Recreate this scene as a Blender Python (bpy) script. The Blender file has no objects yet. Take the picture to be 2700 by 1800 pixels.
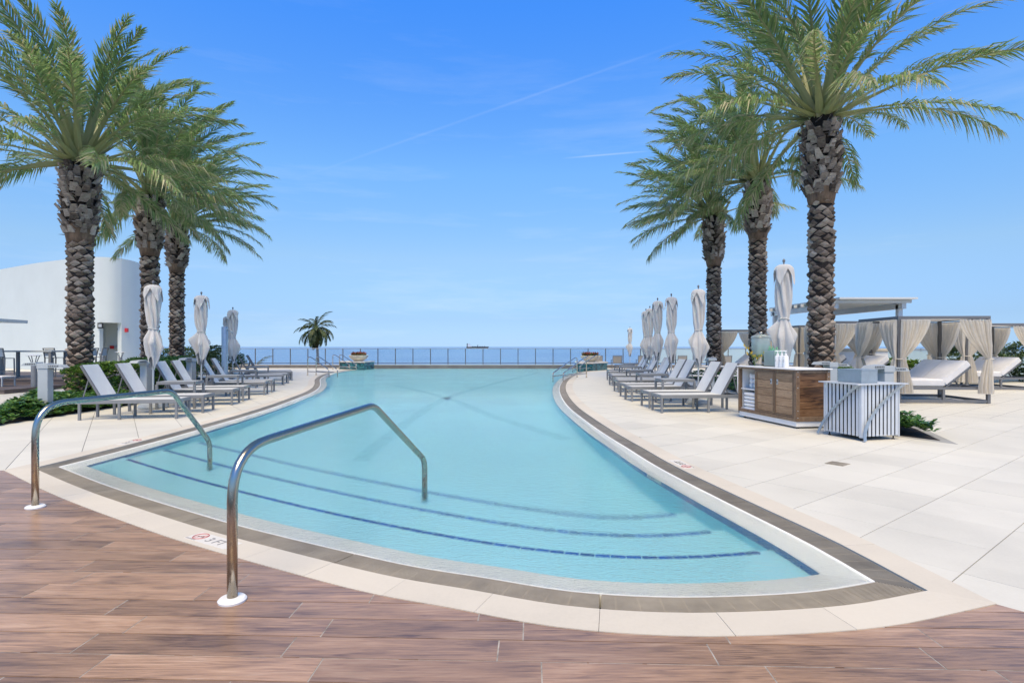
import bpy, math, random
import numpy as np
from mathutils import Vector, Matrix
random.seed(7)
R = math.radians
sc = bpy.context.scene
col = sc.collection

# ------------------------------------------------------------------ camera, sky, sun, exposure
cam_d = bpy.data.cameras.new('camera')
cam = bpy.data.objects.new('camera', cam_d)
col.objects.link(cam)
cam.location = (0, 0, 1.5)
cam.rotation_euler = (R(90), 0, 0)
cam_d.sensor_width = 36
cam_d.lens = 20
cam_d.shift_y = 14 / 2700
cam_d.clip_start = 0.05
cam_d.clip_end = 80000
sc.camera = cam

SUN_EL = R(60)
world = bpy.data.worlds.new('World')
sc.world = world
world.use_nodes = True
wn = world.node_tree
wn.nodes.clear()
def wnode(t, **k):
    n = wn.nodes.new(t)
    for a, b in k.items():
        setattr(n, a, b)
    return n
def wmath(op, a, b=None, c=None, clamp=False):
    n = wnode('ShaderNodeMath', operation=op, use_clamp=clamp)
    for i, s in enumerate((a, b, c)):
        if s is None:
            continue
        if isinstance(s, (int, float)):
            n.inputs[i].default_value = s
        else:
            wn.links.new(s, n.inputs[i])
    return n.outputs[0]
def wdot(vec, v):
    n = wnode('ShaderNodeVectorMath', operation='DOT_PRODUCT')
    wn.links.new(vec, n.inputs[0])
    n.inputs[1].default_value = v
    return n.outputs['Value']
sky = wnode('ShaderNodeTexSky', sky_type='NISHITA', sun_disc=False, sun_elevation=SUN_EL, sun_rotation=math.pi,
            altitude=0, air_density=1.0, dust_density=0.0, ozone_density=5.0)
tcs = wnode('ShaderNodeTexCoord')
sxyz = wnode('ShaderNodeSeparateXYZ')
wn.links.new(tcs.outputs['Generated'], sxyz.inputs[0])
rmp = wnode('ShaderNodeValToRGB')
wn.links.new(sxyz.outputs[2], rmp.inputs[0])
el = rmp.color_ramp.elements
GRADE = [(0.0, (.165,.262,.494)), (.047, (.22,.28,.42)), (.15, (.41,.44,.463)), (.29, (.42,.585,.67)), (.515, (.235,.60,1.0)), (.72, (.44,.63,.76)), (1.0, (.62,.66,.54))]  # stops above the view fade to neutral, shaped to keep deck light neutral
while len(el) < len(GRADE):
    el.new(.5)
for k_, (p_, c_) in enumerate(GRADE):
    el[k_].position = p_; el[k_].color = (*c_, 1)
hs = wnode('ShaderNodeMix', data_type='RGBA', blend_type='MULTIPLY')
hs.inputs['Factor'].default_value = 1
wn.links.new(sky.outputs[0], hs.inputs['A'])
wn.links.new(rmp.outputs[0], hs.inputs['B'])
tc = wnode('ShaderNodeTexCoord')
mp = wnode('ShaderNodeMapping')
mp.inputs['Scale'].default_value = (1.4, 1.4, 11)
mp.inputs['Rotation'].default_value = (R(4), R(6), 0)
wn.links.new(tc.outputs['Generated'], mp.inputs[0])
nz = wnode('ShaderNodeTexNoise')
nz.inputs['Scale'].default_value = 1.7
nz.inputs['Detail'].default_value = 7
nz.inputs['Roughness'].default_value = 0.62
wn.links.new(mp.outputs[0], nz.inputs['Vector'])
cl = wmath('MULTIPLY', wmath('SUBTRACT', nz.outputs['Fac'], 0.52), wmath('SUBTRACT', 1.0, wmath('MULTIPLY', sxyz.outputs[2], 1.5), clamp=True), clamp=True)
dirv = tc.outputs['Generated']
# two faint contrails, as great-circle arcs across the sky
def contrail(a, b, w, k):
    global cl
    va = Vector(((a[0]-1350)/1500, 1, (914-a[1])/1500)).normalized()
    vb = Vector(((b[0]-1350)/1500, 1, (914-b[1])/1500)).normalized()
    n = va.cross(vb).normalized()
    m = (va+vb).normalized()
    d = wmath('ABSOLUTE', wdot(dirv, n))
    f = wmath('SUBTRACT', 1.0, wmath('DIVIDE', d, w), clamp=True)
    half = va.dot(m)
    g = wmath('MULTIPLY', wmath('SUBTRACT', wdot(dirv, m), half), 1.0/(1-half)*1.2, clamp=True)
    f = wmath('MULTIPLY', wmath('MULTIPLY', f, g), wmath('MULTIPLY', nz.outputs['Fac'], k))
    cl = wmath('ADD', cl, f, clamp=True)
contrail((760, 480), (1850, 95), 0.0030, 0.12)
contrail((1480, 418), (1720, 398), 0.0020, 0.38)
mx = wnode('ShaderNodeMix', data_type='RGBA')
wn.links.new(cl, mx.inputs['Factor'])
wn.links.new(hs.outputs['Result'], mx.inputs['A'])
mx.inputs['B'].default_value = (3.0, 3.25, 3.4, 1)
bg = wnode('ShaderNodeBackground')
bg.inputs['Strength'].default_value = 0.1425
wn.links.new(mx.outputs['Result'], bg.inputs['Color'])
wo = wnode('ShaderNodeOutputWorld')
wn.links.new(bg.outputs[0], wo.inputs[0])

sun_d = bpy.data.lights.new('sun', 'SUN')
sun_d.energy = 2.0
sun_d.angle = R(35)
sun_d.color = (1.0, 0.80, 0.50)
sun = bpy.data.objects.new('sun', sun_d)
col.objects.link(sun)
sun.rotation_euler = (R(90) - SUN_EL, 0, 0)

sc.view_settings.view_transform = 'Standard'
sc.view_settings.look = 'None'
sc.view_settings.exposure = 1.14
sc.view_settings.gamma = 1
sc.view_settings.use_curve_mapping = False
sc.render.engine = 'CYCLES'
sc.cycles.use_denoising = True
sc.cycles.max_bounces = 10
sc.cycles.transparent_max_bounces = 16
sc.cycles.sample_clamp_indirect = 6

# ------------------------------------------------------------------ helpers
class MB:
    """collects shapes and links them as ONE mesh object"""
    def __init__(s):
        s.v = []; s.f = []; s.t = []; s.uv = None; s.tint = 0.0
    def add(s, vs, fs):
        o = len(s.v)
        s.v.extend(tuple(p) for p in vs)
        for f in fs:
            s.f.append(tuple(i+o for i in f)); s.t.append(s.tint)
        return s
    def box(s, x0, x1, y0, y1, z0, z1, M=None):
        vs = [(x0,y0,z0),(x1,y0,z0),(x1,y1,z0),(x0,y1,z0),(x0,y0,z1),(x1,y0,z1),(x1,y1,z1),(x0,y1,z1)]
        if M is not None:
            vs = [M @ Vector(p) for p in vs]
        return s.add(vs, [(3,2,1,0),(4,5,6,7),(0,1,5,4),(1,2,6,5),(2,3,7,6),(3,0,4,7)])
    def bbox(s, x0, x1, y0, y1, z0, z1, b=0.004, M=None):
        """box with chamfered edges"""
        vs = []
        for (zz, e) in ((z0, b), (z0+b, 0), (z1-b, 0), (z1, b)):
            k = b
            for (px, py) in ((x0+e+k,y0+e),(x1-e-k,y0+e),(x1-e,y0+e+k),(x1-e,y1-e-k),(x1-e-k,y1-e),(x0+e+k,y1-e),(x0+e,y1-e-k),(x0+e,y0+e+k)):
                vs.append((px, py, zz))
        if M is not None:
            vs = [M @ Vector(p) for p in vs]
        fs = [tuple(range(7, -1, -1)), tuple(range(24, 32))]
        for r in range(3):
            for i in range(8):
                j = (i+1) % 8
                fs.append((r*8+i, r*8+j, r*8+8+j, r*8+8+i))
        return s.add(vs, fs)
    def prism(s, poly, z0, z1, zf=None):
        n = len(poly)
        vs = [(p[0], p[1], z0) for p in poly] + [(p[0], p[1], z1 if zf is None else zf(p)) for p in poly]
        a = sum(poly[i][0]*poly[(i+1)%n][1]-poly[(i+1)%n][0]*poly[i][1] for i in range(n))
        fs = [tuple(range(n-1,-1,-1)), tuple(range(n,2*n))] + [(i,(i+1)%n,n+(i+1)%n,n+i) for i in range(n)]
        if a < 0:
            fs = [tuple(reversed(f)) for f in fs]
        return s.add(vs, fs)
    def tube(s, pts, r, n=8, cap=True, closed=False):
        pts = [Vector(p) for p in pts]
        m = len(pts)
        rs = r if isinstance(r, (list, tuple)) else [r]*m
        vs = []; up = None
        for i, p in enumerate(pts):
            if closed:
                t = pts[(i+1) % m]-pts[i-1]
            else:
                t = pts[min(i+1, m-1)]-pts[max(i-1, 0)]
            t.normalize()
            if up is None:
                up = Vector((0,0,1)) if abs(t.z) < 0.9 else Vector((1,0,0))
            a = t.cross(up)
            if a.length < 1e-5:
                a = t.cross(Vector((0,1,0)))
            a.normalize(); b = a.cross(t).normalized(); up = b
            for k in range(n):
                q = 2*math.pi*k/n
                vs.append(p+(a*math.cos(q)+b*math.sin(q))*rs[i])
        fs = []
        for i in range(m if closed else m-1):
            i2 = (i+1) % m
            for k in range(n):
                fs.append((i*n+k, i2*n+k, i2*n+(k+1)%n, i*n+(k+1)%n))
        if cap and not closed:
            fs.append(tuple(range(n))); fs.append(tuple(range((m-1)*n+n-1, (m-1)*n-1, -1)))
        return s.add(vs, fs)
    def bar(s, a, b, w, h=None):
        """square bar from a to b"""
        a = Vector(a); b = Vector(b); h = h or w
        t = (b-a).normalized()
        up = Vector((0,0,1)) if abs(t.z) < 0.95 else Vector((0,1,0))
        x = t.cross(up).normalized()*w/2; y = x.cross(t).normalized()*h/2
        vs = [a-x-y,a+x-y,a+x+y,a-x+y,b-x-y,b+x-y,b+x+y,b-x+y]
        return s.add(vs, [(0,1,2,3),(7,6,5,4),(0,4,5,1),(1,5,6,2),(2,6,7,3),(3,7,4,0)])
    def lathe(s, prof, n=24, cx=0, cy=0, cap=True, M=None):
        vs = []
        for (r, z) in prof:
            for k in range(n):
                q = 2*math.pi*k/n
                vs.append((cx+r*math.cos(q), cy+r*math.sin(q), z))
        if M is not None:
            vs = [M @ Vector(p) for p in vs]
        m = len(prof)
        fs = [(i*n+k, i*n+(k+1)%n, (i+1)*n+(k+1)%n, (i+1)*n+k) for i in range(m-1) for k in range(n)]
        if cap:
            fs.append(tuple(range(n-1,-1,-1))); fs.append(tuple(range((m-1)*n, m*n)))
        return s.add(vs, fs)
    def grid(s, P):
        """P[i][j] rows of points"""
        m, n = len(P), len(P[0])
        vs = [p for row in P for p in row]
        return s.add(vs, [(i*n+j, i*n+j+1, (i+1)*n+j+1, (i+1)*n+j) for i in range(m-1) for j in range(n-1)])
    def mesh(s, name, m, smooth=False, tint=False, auto=None):
        me = bpy.data.meshes.new(name)
        me.from_pydata(s.v, [], s.f)
        me.materials.append(m)
        if tint:
            at = me.attributes.new('tint', 'FLOAT', 'FACE')
            at.data.foreach_set('value', s.t)
        if s.uv is not None:
            ul = me.uv_layers.new(name='UVMap')
            for l in me.loops:
                ul.data[l.index].uv = s.uv[l.vertex_index]
        if smooth:
            me.shade_smooth()
            if auto:
                me.set_sharp_from_angle(angle=R(auto))
        return me
    def build(s, name, m, parent=None, smooth=False, tint=False, auto=None):
        o = bpy.data.objects.new(name, s.mesh(name, m, smooth, tint, auto))
        col.objects.link(o)
        if parent is not None:
            o.parent = parent
        return o
def tag(o, label=None, cat=None, group=None, kind=None):
    if label: o['label'] = label
    if cat: o['category'] = cat
    if group: o['group'] = group
    if kind: o['kind'] = kind
    return o
def thing(name, loc, label, cat, rz=0, group=None):
    o = bpy.data.objects.new(name, None)
    o.empty_display_size = 0.2
    col.objects.link(o)
    o.location = loc; o.rotation_euler = (0, 0, rz)
    return tag(o, label, cat, group)
def copy_tree(o, parent=None):
    c = o.copy(); col.objects.link(c)
    if parent is not None: c.parent = parent
    for ch in list(o.children):
        copy_tree(ch, c)
    return c
def repeat(proto, used, loc, rz, label, group=None, scale=None):
    o = copy_tree(proto) if used else proto
    o.location = loc; o.rotation_euler = (0, 0, rz)
    o['label'] = label
    if group: o['group'] = group
    if scale: o.scale = scale
    return o
def inst(name, me, parent, loc=(0,0,0), rot=(0,0,0), sc_=None):
    o = bpy.data.objects.new(name, me); col.objects.link(o)
    o.parent = parent; o.location = loc; o.rotation_euler = rot
    if sc_: o.scale = sc_
    return o
def empty_structure(name):
    o = bpy.data.objects.new(name, None); col.objects.link(o); o['kind'] = 'structure'
    return o
def gp(u, v, z=0.0):
    """ground point seen at photo position u, v"""
    k = (1.5-z)/(v-914)
    return ((u-1350)*k, 1500*k)
def fillet(pts, rad, n=6):
    """polyline with rounded corners"""
    pts = [Vector(p) for p in pts]; out = [pts[0]]
    for i in range(1, len(pts)-1):
        r = rad[i-1] if isinstance(rad, (list, tuple)) else rad
        a = pts[i-1]-pts[i]; b = pts[i+1]-pts[i]
        la, lb = a.length, b.length; a.normalize(); b.normalize()
        d = min(r, la*0.49, lb*0.49)
        p, q = pts[i]+a*d, pts[i]+b*d
        for k in range(n+1):
            t = k/n
            out.append(p*(1-t)**2+pts[i]*2*t*(1-t)+q*t*t)
    out.append(pts[-1]); return out
def clip_poly(poly, win):
    """polygon clipped by a convex counter-clockwise window"""
    out = poly
    for i in range(len(win)):
        a, b = win[i], win[(i+1) % len(win)]
        ex, ey = b[0]-a[0], b[1]-a[1]
        inp, out = out, []
        if not inp: return []
        def sd(p): return ex*(p[1]-a[1])-ey*(p[0]-a[0])
        for j in range(len(inp)):
            p, q = inp[j-1], inp[j]
            sp, sq = sd(p), sd(q)
            if sq >= 0:
                if sp < 0:
                    t = sp/(sp-sq); out.append((p[0]+(q[0]-p[0])*t, p[1]+(q[1]-p[1])*t))
                out.append(q)
            elif sp >= 0:
                t = sp/(sp-sq); out.append((p[0]+(q[0]-p[0])*t, p[1]+(q[1]-p[1])*t))
    res = []
    for p in out:
        if not res or math.hypot(p[0]-res[-1][0], p[1]-res[-1][1]) > 1e-4:
            res.append(p)
    return res
def area(poly):
    return abs(sum(poly[i-1][0]*poly[i][1]-poly[i][0]*poly[i-1][1] for i in range(len(poly))))/2
def catmull(P, step):
    P = [np.array(p, float) for p in P]; out = []
    for i in range(len(P)-1):
        p0 = P[i-1] if i else 2*P[0]-P[1]
        p1, p2 = P[i], P[i+1]
        p3 = P[i+2] if i+2 < len(P) else 2*P[-1]-P[-2]
        n = max(1, int(np.linalg.norm(p2-p1)/step))
        t0 = 0; t1 = np.linalg.norm(p1-p0)**.5; t2 = t1+np.linalg.norm(p2-p1)**.5; t3 = t2+np.linalg.norm(p3-p2)**.5
        for k in range(n):
            t = t1+(t2-t1)*k/n
            A1=(t1-t)/(t1-t0)*p0+(t-t0)/(t1-t0)*p1; A2=(t2-t)/(t2-t1)*p1+(t-t1)/(t2-t1)*p2; A3=(t3-t)/(t3-t2)*p2+(t-t2)/(t3-t2)*p3
            B1=(t2-t)/(t2-t0)*A1+(t-t0)/(t2-t0)*A2; B2=(t3-t)/(t3-t1)*A2+(t-t1)/(t3-t1)*A3
            out.append((t2-t)/(t2-t1)*B1+(t-t1)/(t2-t1)*B2)
    out.append(P[-1]); return np.array(out)

# ------------------------------------------------------------------ materials
class NT:
    def __init__(s, name):
        s.m = bpy.data.materials.new(name); s.m.use_nodes = True
        s.t = s.m.node_tree; s.t.nodes.clear()
        s.out = s.n('ShaderNodeOutputMaterial')
    def n(s, t, **k):
        x = s.t.nodes.new(t)
        for a, b in k.items(): setattr(x, a, b)
        return x
    def set(s, node, key, val):
        if hasattr(val, 'is_output') or isinstance(val, bpy.types.NodeSocket):
            s.t.links.new(val, node.inputs[key])
        else:
            node.inputs[key].default_value = val
    def coord(s, scale=(1,1,1), rot=(0,0,0), kind='Object', offset=None):
        c = s.n('ShaderNodeTexCoord'); m = s.n('ShaderNodeMapping')
        m.inputs['Scale'].default_value = scale; m.inputs['Rotation'].default_value = rot
        s.t.links.new(c.outputs[kind], m.inputs[0])
        if offset is not None: s.t.links.new(offset, m.inputs['Location'])
        return m.outputs[0]
    def noise(s, vec, scale=5, detail=4, rough=.55, dist=0):
        x = s.n('ShaderNodeTexNoise')
        s.t.links.new(vec, x.inputs['Vector'])
        x.inputs['Scale'].default_value = scale; x.inputs['Detail'].default_value = detail
        x.inputs['Roughness'].default_value = rough; x.inputs['Distortion'].default_value = dist
        return x.outputs['Fac']
    def math(s, op, a, b=None, clamp=False):
        x = s.n('ShaderNodeMath', operation=op, use_clamp=clamp)
        s.set(x, 0, a)
        if b is not None: s.set(x, 1, b)
        return x.outputs[0]
    def ramp(s, fac, stops):
        x = s.n('ShaderNodeValToRGB'); s.set(x, 'Fac', fac)
        e = x.color_ramp.elements
        while len(e) < len(stops): e.new(0.5)
        for i, (p, c) in enumerate(stops):
            e[i].position = p; e[i].color = (*c, 1) if len(c) == 3 else c
        return x.outputs['Color']
    def mix(s, f, a, b, mode='MIX'):
        x = s.n('ShaderNodeMix', data_type='RGBA', blend_type=mode)
        s.set(x, 'Factor', f)
        s.set(x, 'A', (*a, 1) if isinstance(a, tuple) and len(a) == 3 else a)
        s.set(x, 'B', (*b, 1) if isinstance(b, tuple) and len(b) == 3 else b)
        return x.outputs['Result']
    def bump(s, h, strength=.3, dist=.01):
        x = s.n('ShaderNodeBump'); s.set(x, 'Height', h)
        x.inputs['Strength'].default_value = strength; x.inputs['Distance'].default_value = dist
        return x.outputs[0]
    def bsdf(s, **k):
        x = s.n('ShaderNodeBsdfPrincipled')
        for a, b in k.items():
            a = {'color':'Base Color','rough':'Roughness','metal':'Metallic','normal':'Normal','ior':'IOR','trans':'Transmission Weight',
                 'spec':'Specular IOR Level','alpha':'Alpha','sheen':'Sheen Weight','coat':'Coat Weight','emit':'Emission Color'}.get(a, a)
            if isinstance(b, tuple) and len(b) == 3: b = (*b, 1)
            s.set(x, a, b)
        return x.outputs[0]
    def done(s, shader):
        s.t.links.new(shader, s.out.inputs[0]); return s.m
    def objrand(s):
        return s.n('ShaderNodeObjectInfo').outputs['Random']
    def attr(s, name):
        return s.n('ShaderNodeAttribute', attribute_name=name).outputs['Fac']
def scale_c(c, k): return tuple(min(1, x*k) for x in c)
def plain(name, c, rough=.55, metal=0., var=.12, scale=6, bump=0., bscale=60, bdist=.002, rand=0., spec=.5, stretch=(1,1,1)):
    t = NT(name)
    v = t.coord(stretch)
    f = t.noise(v, scale, 5, .6)
    cc = t.ramp(f, [(.3, scale_c(c, 1-var)), (.7, scale_c(c, 1+var))])
    if rand:
        h = t.n('ShaderNodeHueSaturation'); t.set(h, 'Color', cc)
        t.set(h, 'Value', t.math('ADD', t.math('MULTIPLY', t.objrand(), 2*rand), 1-rand)); cc = h.outputs[0]
    k = dict(color=cc, metal=metal, spec=spec)
    k['rough'] = t.math('ADD', t.math('MULTIPLY', t.noise(v, scale*2.3, 3), .2), rough-.1)
    if bump:
        k['normal'] = t.bump(t.noise(v, bscale, 4, .6), bump, bdist)
    return t.done(t.bsdf(**k))

M = {}
# pale stone deck tile
def stone(name, c, var=.05, rand=.03, rough=.62, grid=None):
    t = NT(name); v = t.coord()
    big = t.noise(v, .7, 4, .6); sm = t.noise(v, 38, 4, .7)
    f = t.math('ADD', t.math('MULTIPLY', big, .75), t.math('MULTIPLY', sm, .25))
    cc = t.ramp(f, [(.32, scale_c(c, 1-var*1.6)), (.5, c), (.7, scale_c(c, 1+var))])
    spots = t.math('SUBTRACT', t.noise(v, 2.3, 2, .4), .71, clamp=True)
    cc = t.mix(t.math('MULTIPLY', spots, 2.2, clamp=True), cc, scale_c(c, .72))
    if rand:
        h = t.n('ShaderNodeHueSaturation'); t.set(h, 'Color', cc)
        t.set(h, 'Value', t.math('ADD', t.math('MULTIPLY', t.objrand(), 2*rand), 1-rand)); cc = h.outputs[0]
    if grid is not None:
        ang, n0, t0, pitch = grid
        g = t.coord((1,1,1), (0,0,-ang))
        sx = t.n('ShaderNodeSeparateXYZ'); t.t.links.new(g, sx.inputs[0])
        masks = []
        for o, off in ((sx.outputs[0], t0), (sx.outputs[1], n0)):
            fr = t.math('FRACT', t.math('DIVIDE', t.math('SUBTRACT', o, off-pitch/2), pitch))
            masks.append(t.math('LESS_THAN', t.math('ABSOLUTE', t.math('SUBTRACT', fr, .5)), .0045/pitch))
        cc = t.mix(t.math('MULTIPLY', t.math('MAXIMUM', *masks), .85), cc, scale_c(c, .2))
    nrm = t.bump(t.noise(v, 160, 3, .6), .12, .002)
    rg = t.math('ADD', t.math('MULTIPLY', big, .25), rough-.12)
    return t.done(t.bsdf(color=cc, rough=rg, normal=nrm, spec=.35))
TILE = (.665, .643, .565)
A_R, A_L, PITCH = R(38), R(34.8), .708
N0_R, T0_R, N0_L, T0_L = 1.135, 4.675, .0, -1.117
M['tile'] = stone('pale_stone_tile', TILE, .07, .05)
M['deck_right'] = stone('deck_right', TILE, rand=0, grid=(A_R, N0_R, T0_R, PITCH))
M['deck_left'] = stone('deck_left', TILE, rand=0, grid=(A_L, N0_L, T0_L, PITCH))
M['grout'] = plain('tile_grout', (.09, .085, .075), .9)
M['coping'] = stone('cream_coping_stone', (.66, .60, .495), .07, .04, .6)
M['ledge'] = stone('wet_ledge_stone', (.93, .92, .86), .05, .03, .4)
# wood-look plank
def plank_mat(name, cols, rough=.42, grain=(1.1, 22, 22), bumps=.25, axis_rot=0., coat=0., contrast=1.):
    t = NT(name)
    r = t.objrand()
    cb = t.n('ShaderNodeCombineXYZ'); t.set(cb, 0, t.math('MULTIPLY', r, 37.)); t.set(cb, 1, t.math('MULTIPLY', r, 91.)); t.set(cb, 2, t.math('MULTIPLY', r, 13.))
    v = t.coord(grain, (0,0,axis_rot), offset=cb.outputs[0])
    f1 = t.noise(v, 1.3, 7, .62, 1.4)
    v2 = t.coord((grain[0]*.8, grain[1]*.22, grain[2]*.22), (0,0,axis_rot), offset=cb.outputs[0])
    f2 = t.noise(v2, 1.1, 3, .5, .8)
    f = t.math('ADD', t.math('MULTIPLY', f1, .55), t.math('MULTIPLY', f2, .45))
    f = t.math('ADD', f, t.math('MULTIPLY', t.math('SUBTRACT', r, .5), .09))
    lo, hi = .5-.17/contrast, .5+.17/contrast
    n = len(cols)
    cc = t.ramp(f, [(lo+(hi-lo)*i/(n-1), c) for i, c in enumerate(cols)])
    fine = t.noise(t.coord((grain[0]*2, grain[1]*5, grain[2]*5), (0,0,axis_rot), offset=cb.outputs[0]), 1.2, 4, .7)
    streak = t.noise(t.coord((grain[0]*1.1, grain[1]*2.6, grain[2]*2.6), (0,0,axis_rot), offset=cb.outputs[0]), 1.0, 5, .75, .5)
    cc = t.mix(.35, cc, t.ramp(fine, [(.35, (.35,.35,.35)), (.65, (1,1,1))]), 'MULTIPLY')
    cc = t.mix(.5, cc, t.ramp(streak, [(.36, (.34,.32,.34)), (.49, (1,1,1))]), 'MULTIPLY')
    h = t.n('ShaderNodeHueSaturation'); t.set(h, 'Color', cc)
    t.set(h, 'Value', t.math('ADD', t.math('MULTIPLY', t.math('FRACT', t.math('MULTIPLY', r, 7.31)), .42), .80)); cc = h.outputs[0]
    rg = t.math('ADD', t.math('MULTIPLY', f1, .3), rough-.15)
    return t.done(t.bsdf(color=cc, rough=rg, normal=t.bump(t.math('ADD', f1, t.math('MULTIPLY', fine, .5)), bumps, .004), spec=.5, coat=coat))
A_W = R(-1.9)
M['plank'] = plank_mat('wood_look_plank', [(.17,.105,.078),(.34,.215,.143),(.46,.285,.182),(.54,.365,.25)], .33, grain=(2.1, 30, 30), axis_rot=-A_W, contrast=1.05)
M['plank_base'] = plank_mat('wood_base', [(.14,.09,.07),(.26,.17,.125)], .5)
M['plank_filler'] = plain('plank_joint_filler', (.34, .315, .285), .9, var=.4, scale=11)
M['plank_grout'] = plain('plank_grout', (.075, .06, .05), .9, var=.3, scale=9)
M['teak'] = plank_mat('teak', [(.15,.085,.045),(.33,.20,.105),(.46,.295,.17),(.54,.36,.215)], .45, grain=(2.2, 2.2, 17), contrast=.8)
M['teak_dark'] = plank_mat('teak_dark', [(.05,.022,.01),(.17,.085,.038),(.30,.165,.08)], .42, grain=(1.6, 1.6, 13), contrast=1.5)
M['teak_frame'] = plank_mat('teak_frame', [(.12,.075,.045),(.21,.135,.08),(.27,.18,.11)], .5, grain=(6, 6, 3), contrast=.8)
M['deck_wood'] = plank_mat('dark_deck_wood', [(.10,.08,.075),(.17,.135,.12)], .6, grain=(1, 9, 9))
M['grate'] = plain('bronze_grate', (.33, .285, .215), .5, var=.22, scale=3, rand=.1)
M['grate_dark'] = plain('gutter_dark', (.022, .021, .02), .9)
M['plaster'] = None
def plaster():
    t = NT('pool_plaster'); v = t.coord()
    f = t.noise(v, 55, 3, .7); g = t.noise(v, .35, 3, .5)
    c = t.ramp(f, [(.33, (.40,.86,.99)), (.5, (.48,.92,1.0)), (.66, (.55,.95,1.0))])
    c = t.mix(t.math('MULTIPLY', g, .25), c, (.33,.85,1.0))
    return t.done(t.bsdf(color=c, rough=.7))
M['plaster'] = plaster()
def mosaic(name, c1, c2, mortar, sx, sy, rough=.15, offset=.5, kind='UV', msize=.025):
    t = NT(name)
    c = t.n('ShaderNodeTexCoord'); b = t.n('ShaderNodeTexBrick')
    t.t.links.new(c.outputs[kind], b.inputs['Vector'])
    b.offset = offset
    b.inputs['Color1'].default_value = (*c1, 1); b.inputs['Color2'].default_value = (*c2, 1); b.inputs['Mortar'].default_value = (*mortar, 1)
    b.inputs['Scale'].default_value = 1; b.inputs['Brick Width'].default_value = sx; b.inputs['Row Height'].default_value = sy
    b.inputs['Mortar Size'].default_value = sy*msize*3; b.inputs['Bias'].default_value = -.1
    return t.done(t.bsdf(color=b.outputs['Color'], rough=rough, normal=t.bump(t.math('SUBTRACT', 1., b.outputs['Fac']), .3, .002)))
M['waterline'] = mosaic('blue_mosaic', (.012,.08,.32), (.04,.2,.52), (.45,.62,.72), .075, .032)
M['nosing'] = plain('cobalt_nosing_tile', (.018, .12, .48), .2, var=.3, scale=14, rand=.3)
M['band'] = plain('floor_band_tile', (.37, .80, .93), .5, var=.15)
# water: refracting sheet with wind ripples
def water():
    t = NT('pool_water'); v = t.coord()
    w1 = t.noise(t.coord((1, 1.8, 1), (0,0,R(20))), 7.5, 3, .55, .6)
    w2 = t.noise(t.coord((1, 2.1, 1), (0,0,R(-12))), 19, 2, .5, .4)
    w3 = t.noise(v, .55, 2, .5)
    w4 = t.noise(t.coord((1, 2.4, 1), (0,0,R(8))), 44, 2, .5, .3)
    h = t.math('ADD', t.math('ADD', t.math('MULTIPLY', w1, .48), t.math('MULTIPLY', w2, .34)), t.math('MULTIPLY', w4, .34))
    h = t.math('MULTIPLY', h, t.math('ADD', t.math('MULTIPLY', w3, 1.1), .25))
    nrm = t.bump(h, .55, .04)
    nrf = t.bump(h, .15, .04)
    rf = t.n('ShaderNodeBsdfRefraction'); rf.inputs['IOR'].default_value = 1.33; rf.inputs['Roughness'].default_value = 0
    rf.inputs['Color'].default_value = (.97, 1, 1, 1); t.set(rf, 'Normal', nrf)
    gl = t.n('ShaderNodeBsdfGlossy'); gl.inputs['Roughness'].default_value = .02; t.set(gl, 'Normal', nrm)
    fr = t.n('ShaderNodeFresnel'); fr.inputs['IOR'].default_value = 1.33; t.set(fr, 'Normal', nrm)
    mxs = t.n('ShaderNodeMixShader'); t.set(mxs, 0, t.math('MINIMUM', fr.outputs[0], .62))
    t.t.links.new(rf.outputs[0], mxs.inputs[1]); t.t.links.new(gl.outputs[0], mxs.inputs[2])
    return t.done(mxs.outputs[0])
M['water'] = water()
def sea():
    t = NT('sea_water')
    a = t.noise(t.coord((.05, .16, 1)), 1, 6, .6, .3); b = t.noise(t.coord((.004, .02, 1)), 1, 3, .5)
    c = t.ramp(b, [(.35, (.12,.27,.52)), (.65, (.20,.36,.58))])
    return t.done(t.bsdf(color=c, rough=.32, ior=1.33, normal=t.bump(a, .5, .8)))
M['sea'] = sea()
M['sand'] = plain('sand', (.45, .39, .30), .9)
def steel():
    t = NT('stainless_steel'); v = t.coord((1,1,.35))
    st = t.noise(v, 26, 5, .7)
    sx = t.n('ShaderNodeSeparateXYZ'); t.t.links.new(t.coord(), sx.inputs[0])
    low = t.math('SUBTRACT', 1., t.math('DIVIDE', sx.outputs[2], .75), clamp=True)
    rust = t.math('MULTIPLY', t.math('MULTIPLY', t.math('SUBTRACT', st, .50, clamp=True), 6., clamp=True), low)
    c = t.mix(rust, (.44,.395,.335), (.13,.075,.035))
    return t.done(t.bsdf(color=c, metal=t.math('SUBTRACT', 1., t.math('MULTIPLY', rust, .6)), rough=t.math('ADD', t.math('MULTIPLY', rust, .4), .22)))
M['steel'] = steel()
M['chrome'] = plain('pool_rail_steel', (.52,.49,.45), .22, 1., .05)
M['grey_metal'] = plain('grey_powder_coat', (.20,.21,.22), .45, .0, .08)
M['dark_metal'] = plain('charcoal_powder_coat', (.145,.15,.16), .42, .0, .08)
M['rail_metal'] = plain('rail_metal', (.12,.125,.13), .4, .3, .08)
M['rail_top'] = plain('rail_top_metal', (.42,.43,.44), .35, .6, .05)
M['light_metal'] = plain('pale_grey_metal', (.40,.44,.465), .42, .0, .05)
M['pergola'] = plain('pale_pergola_paint', (.60,.63,.65), .45, .0, .04)
M['bin_metal'] = plain('pale_grey_slat_paint', (.54,.58,.62), .45, .0, .06)
M['hood_metal'] = plain('brushed_zinc', (.36,.42,.47), .35, .5, .08, scale=9)
M['white_paint'] = plain('white_paint', (.80,.80,.79), .5, var=.03)
M['stucco'] = plain('white_stucco', (.58,.635,.63), .85, var=.035, scale=.5, bump=.25, bscale=60, bdist=.006)
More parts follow.
